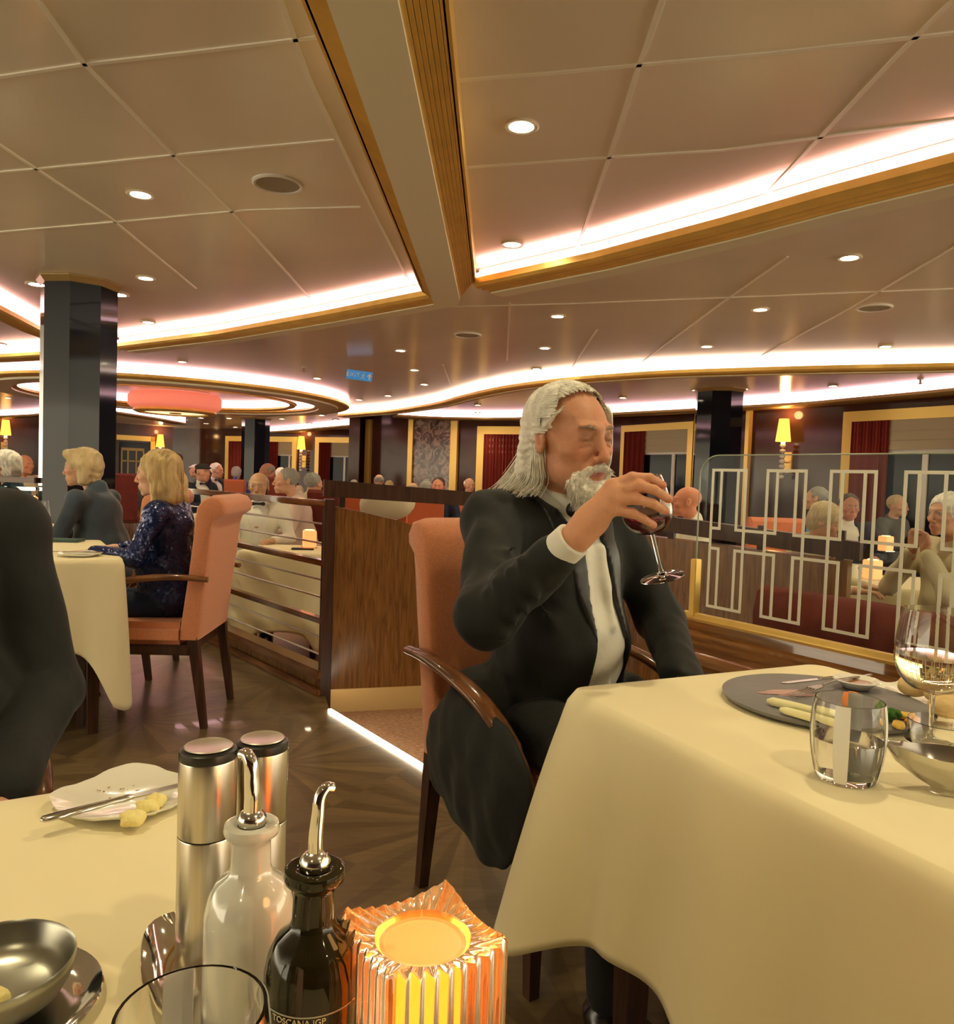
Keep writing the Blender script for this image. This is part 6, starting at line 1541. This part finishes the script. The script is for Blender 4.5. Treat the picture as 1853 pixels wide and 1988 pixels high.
PEOPLE=[
 (502,945,57,-82,'whitesuit','bald man in white dinner jacket and bow tie behind the railing',M_whitejk,M_greyh,dict(hair='bald',tone=(.50,.30,.17),**MID)),
 (583,935,50,-160,'pinkshirt','grey-haired man in white shirt leaning in profile behind the railing',M_pinkshirt,M_greyh,dict(hair='short',vneck=False,bow=False,lean=.1,**MID)),
 (610,940,44,60,'backgrey','grey-haired head seen from behind over a dark red chair',M_cream,M_greyh,dict(hair='short',vneck=False,bow=False,**FAR)),
 (395,918,34,-35,'capman','man in black flat cap and dark dinner jacket facing right',M_navy,M_capm,dict(hair='cap',tone=(.6,.28,.17),**FAR)),
 (380,914,24,-150,'capped2','person with pale cap beside the man in the flat cap',M_grey,M_whitehair,dict(hair='cap',vneck=False,bow=False,**FAR)),
 (422,914,28,-20,'farman','white-haired man right of the flat-capped man',M_navy,M_whitehair,dict(hair='short',**FAR)),
 (460,916,24,90,'farback','grey-haired diner seen from behind before the distant column',M_royal,M_greyh,dict(hair='puffy',male=False,vneck=False,bow=False,**FAR)),
 (517,915,30,-140,'baldfar','bald man beyond the man in the white jacket',M_navy,M_greyh,dict(hair='bald',tone=(.5,.24,.15),**FAR)),
 (530,922,22,-130,'baldfar2','balding man directly right of the bald man beyond the white jacket',M_grey,M_greyh,dict(hair='bald',tone=(.6,.28,.17),**FAR)),
 (545,919,26,110,'royal','white-haired diner in royal blue before the distant window',M_royal,M_whitehair,dict(hair='puffy',male=False,vneck=False,bow=False,**FAR)),
 (570,926,23,80,'farback2','sandy-haired diner left of the man in the white shirt',M_cream,M_blondgrey,dict(hair='puffy',male=False,vneck=False,bow=False,**FAR)),
 (736,935,28,100,'backpink','bald pink-headed diner above the wood partition rail',M_grey,M_greyh,dict(hair='bald',**FAR)),
 (757,942,24,75,'backblond','sandy-haired diner beside the gilt wall strip',M_cream,M_blondgrey,dict(hair='puffy',male=False,vneck=False,bow=False,**FAR)),
 (688,943,25,90,'backsmall','grey-haired head just showing over the partition rail at its left end',M_grey,M_greyh,dict(hair='short',vneck=False,bow=False,**FAR)),
 (804,950,28,60,'sandy3','fair-haired diner left of the grey-haired head under the marble panel',M_teal,M_blondgrey,dict(hair='bald',vneck=False,bow=False,**FAR)),
 (827,948,36,95,'greyback','grey-haired diner seen from behind under the marble panel',M_teal,M_greyh,dict(hair='puffy',male=False,vneck=False,bow=False,**FAR)),
 (851,945,38,-95,'redface','red-faced man with brown hair facing the camera under the marble panel',M_navy,M_brownh,dict(hair='short',tone=(.66,.27,.16),bow=False,**FAR)),
 (912,943,30,-70,'glassesman','balding man with white side hair near the red curtain',M_navy,M_whitehair,dict(hair='bald',**FAR)),
 (1331,975,62,170,'bigbald','bald pink-headed man in white jacket seen from behind left of the screen edge',M_whitejk,M_greyh,dict(hair=None,tone=(.66,.27,.16),vneck=False,bow=False,**MID)),
 (1565,1003,76,-40,'olivehair','woman with short fair hair leaning over her meal behind the screen',M_cream,M_blondgrey,dict(hair='puffy',male=False,vneck=False,bow=False,lean=.1,headpitch=R(20),**MID)),
 (1583,968,45,150,'greytop','grey-haired diner in sky blue beyond the fair-haired woman',M_sky,M_greyh,dict(hair='short',vneck=False,bow=False,**FAR)),
 (1650,985,54,-100,'redshadow','man in navy suit facing the camera between the lattice bars',M_navy,M_brownh,dict(hair='short',tone=(.45,.20,.13),bow=False,**FAR)),
 (1745,983,44,-60,'sandyfar','diner with tan hair partly hidden behind clasped hands at right',M_grey,M_blondgrey,dict(hair='short',vneck=False,bow=False,**FAR)),
 (1838,1000,84,-165,'clasper','white-haired diner at the right edge with hands clasped before the face',M_cream,M_whitehair,dict(hair='puffy',arms='clasp',vneck=False,bow=False,res=.014,hres=.005)),
 (4,900,62,-170,'whitehairleft','white-haired diner in dark teal at the far left edge',M_teal,M_whitehair,dict(hair='puffy',vneck=False,bow=False,male=False,**MID)),
 (50,902,36,-20,'redleft','red-faced bald diner left of the black column',M_cream,M_greyh,dict(hair='bald',tone=(.64,.27,.15),vneck=False,bow=False,**FAR)),
]
for (px,py,hpx,yaw,key,lab,cl,hm,k) in PEOPLE:
    seat_person(px,py,hpx,yaw,key,lab,cl,hm,trousers=M_tux,**k)
# standing waiter far behind the sequinned woman's hair
p=D(352,893,15.5); e=person('farman',(p.x,p.y,p.z-1.22*1.0),Vector((-1,-.2,0)).normalized(),'standing waiter in dark waistcoat and white sleeves beyond the blond woman',M_navy,M_brownh)
# upholstered backs showing between the diners
def booth(px0,px1,py,d,h,label,mt=M_orange,th=.12,yaw=0.0):
    a=D(px0,py,d); b=D(px1,py,d); w=b.x-a.x
    e=empty('banquette',(a.x,a.y,ZLOW),yaw,label=label,cat='banquette'); z=a.z-ZLOW
    prof=[(0,.42),(-.02,z-.10),(-.03,z-.03),(.02,z),(.08,z),(.12,z-.04),(.12,z-.12),(.12,.42)]
    n=len(prof); MB().add([(0,y,zz) for y,zz in prof]+[(w,y,zz) for y,zz in prof],[tuple(reversed(range(n))),tuple(range(n,2*n))]+[(i,(i+1)%n,n+(i+1)%n,n+i) for i in range(n)]).obj('backrest',mt,e,sm=50)
    MB().box(0,w,.1,.55,.36,.46).obj('seat',mt,e,bevel=.02); MB().box(.02,w-.02,.0,.5,0,.36).obj('base',M_wood,e)
for a_ in ((436,474,930,11.8,'orange-topped banquette beyond the flat-capped man',M_orange),(520,572,925,10.5,'dark red banquette right of the bald man in white',M_redup),(598,668,950,7.2,'dark red chair back right behind the railing post',M_redup),
  (640,712,955,8.2,'orange banquette glimpsed left of the cream coat',M_orange),(785,862,969,8.3,'orange banquette under the grey-haired diners',M_orange),(890,980,961,10.5,'orange banquette behind the long white hair',M_orange),
  (1460,1560,1004,6.0,'orange banquette behind the lattice screen',M_orange),(205,262,918,13.0,'dark red banquette beyond the short-haired woman',M_redup)):
    booth(a_[0],a_[1],a_[2],a_[3],1,a_[4],a_[5])
# cream coat hung over a chair in the gap of the partition
a=D(714,965,7.6); e=empty('draped_coat',(a.x,a.y,a.z),0,label='cream coat draped over a seat back in the partition gap',cat='coat')
MB().add(*lumpy((.20,0,-.07),.27,.09,.15,4,n=16,bump_=.12)).obj('cloth_body',M_cream,e,sm=70)
a=D(765,962,7.7); booth(700,790,985,7.7,1,'orange chair back beneath the cream coat',M_orange)
# condiments on the far table
q=D(438,950,9.4); t_,c_=table(Vector((q.x-.5,q.y,0)),Vector((1,0,0)),1.3,.7,TH,.4,'distant table before the man in the flat cap','distant table linen before the man in the flat cap',z0=ZL,seed=21)
for i,(px_,h_,c3) in enumerate(((428,.20,M_porc),(438,.25,M_dark),(448,.18,M_gold),(457,.22,M_dark))):
    b=D(px_,940,9.7); e=empty('table_bottle',(b.x,b.y,ZL+TH+.004),label=('white','dark','small amber','second dark')[i]+' bottle on the distant table beside the sequinned woman\'s hair',cat='bottle')
    MB().lathe([(0,0),(.03,0),(.03,h_*.55),(.012,h_*.75),(.012,h_),(0,h_)],16,cap=False).obj('glass_body',c3,e,sm=50)
q=D(470,945,9.7); votive((q.x,q.y,ZL+TH+.004),1.1,'candle lamp on the distant table left of the bald man')
# goods on the tables behind the screen
q=D(1592,1075,5.5); e=empty('bread_roll',(q.x,q.y,ZL+TH+.03),label='pale bread roll before the fair-haired woman behind the screen',cat='bread'); MB().add(*lumpy((0,0,0),.06,.04,.03,7,bump_=.08)).obj('crust',M_bread,e,sm=70)
q=D(1632,1070,5.5); e=empty('red_box',(q.x,q.y,ZL+TH+.004),label='small red condiment packet holder behind the screen',cat='holder'); MB().box(-.03,.03,-.02,.02,0,.10).obj('box_body',M_redtop,e,bevel=.004)

# ------------------------------------------------------------------ pieces that belong to a part sit under that part
def base(n): return n.rsplit('.',1)[0] if n[-4:-3]=='.' and n[-3:].isdigit() else n
SUB={'pour_spout':'stopper','label_lettering':'bottle_body','label_border':'bottle_body','hair_strands':'hair','bulb':'shade','frosted_band':'glass_body','lettering':'panel','arrow':'panel','runner':'panel','tine':'fork_neck','etched_lattice':'pane','polished_edge':'pane','lapels':'jacket','sauce':'dish_body'}
for o in list(COL.objects):
    if o.parent is not None and base(o.name) in SUB:
        for q in o.parent.children:
            if q is not o and base(q.name)==SUB[base(o.name)]: o.parent=q; break
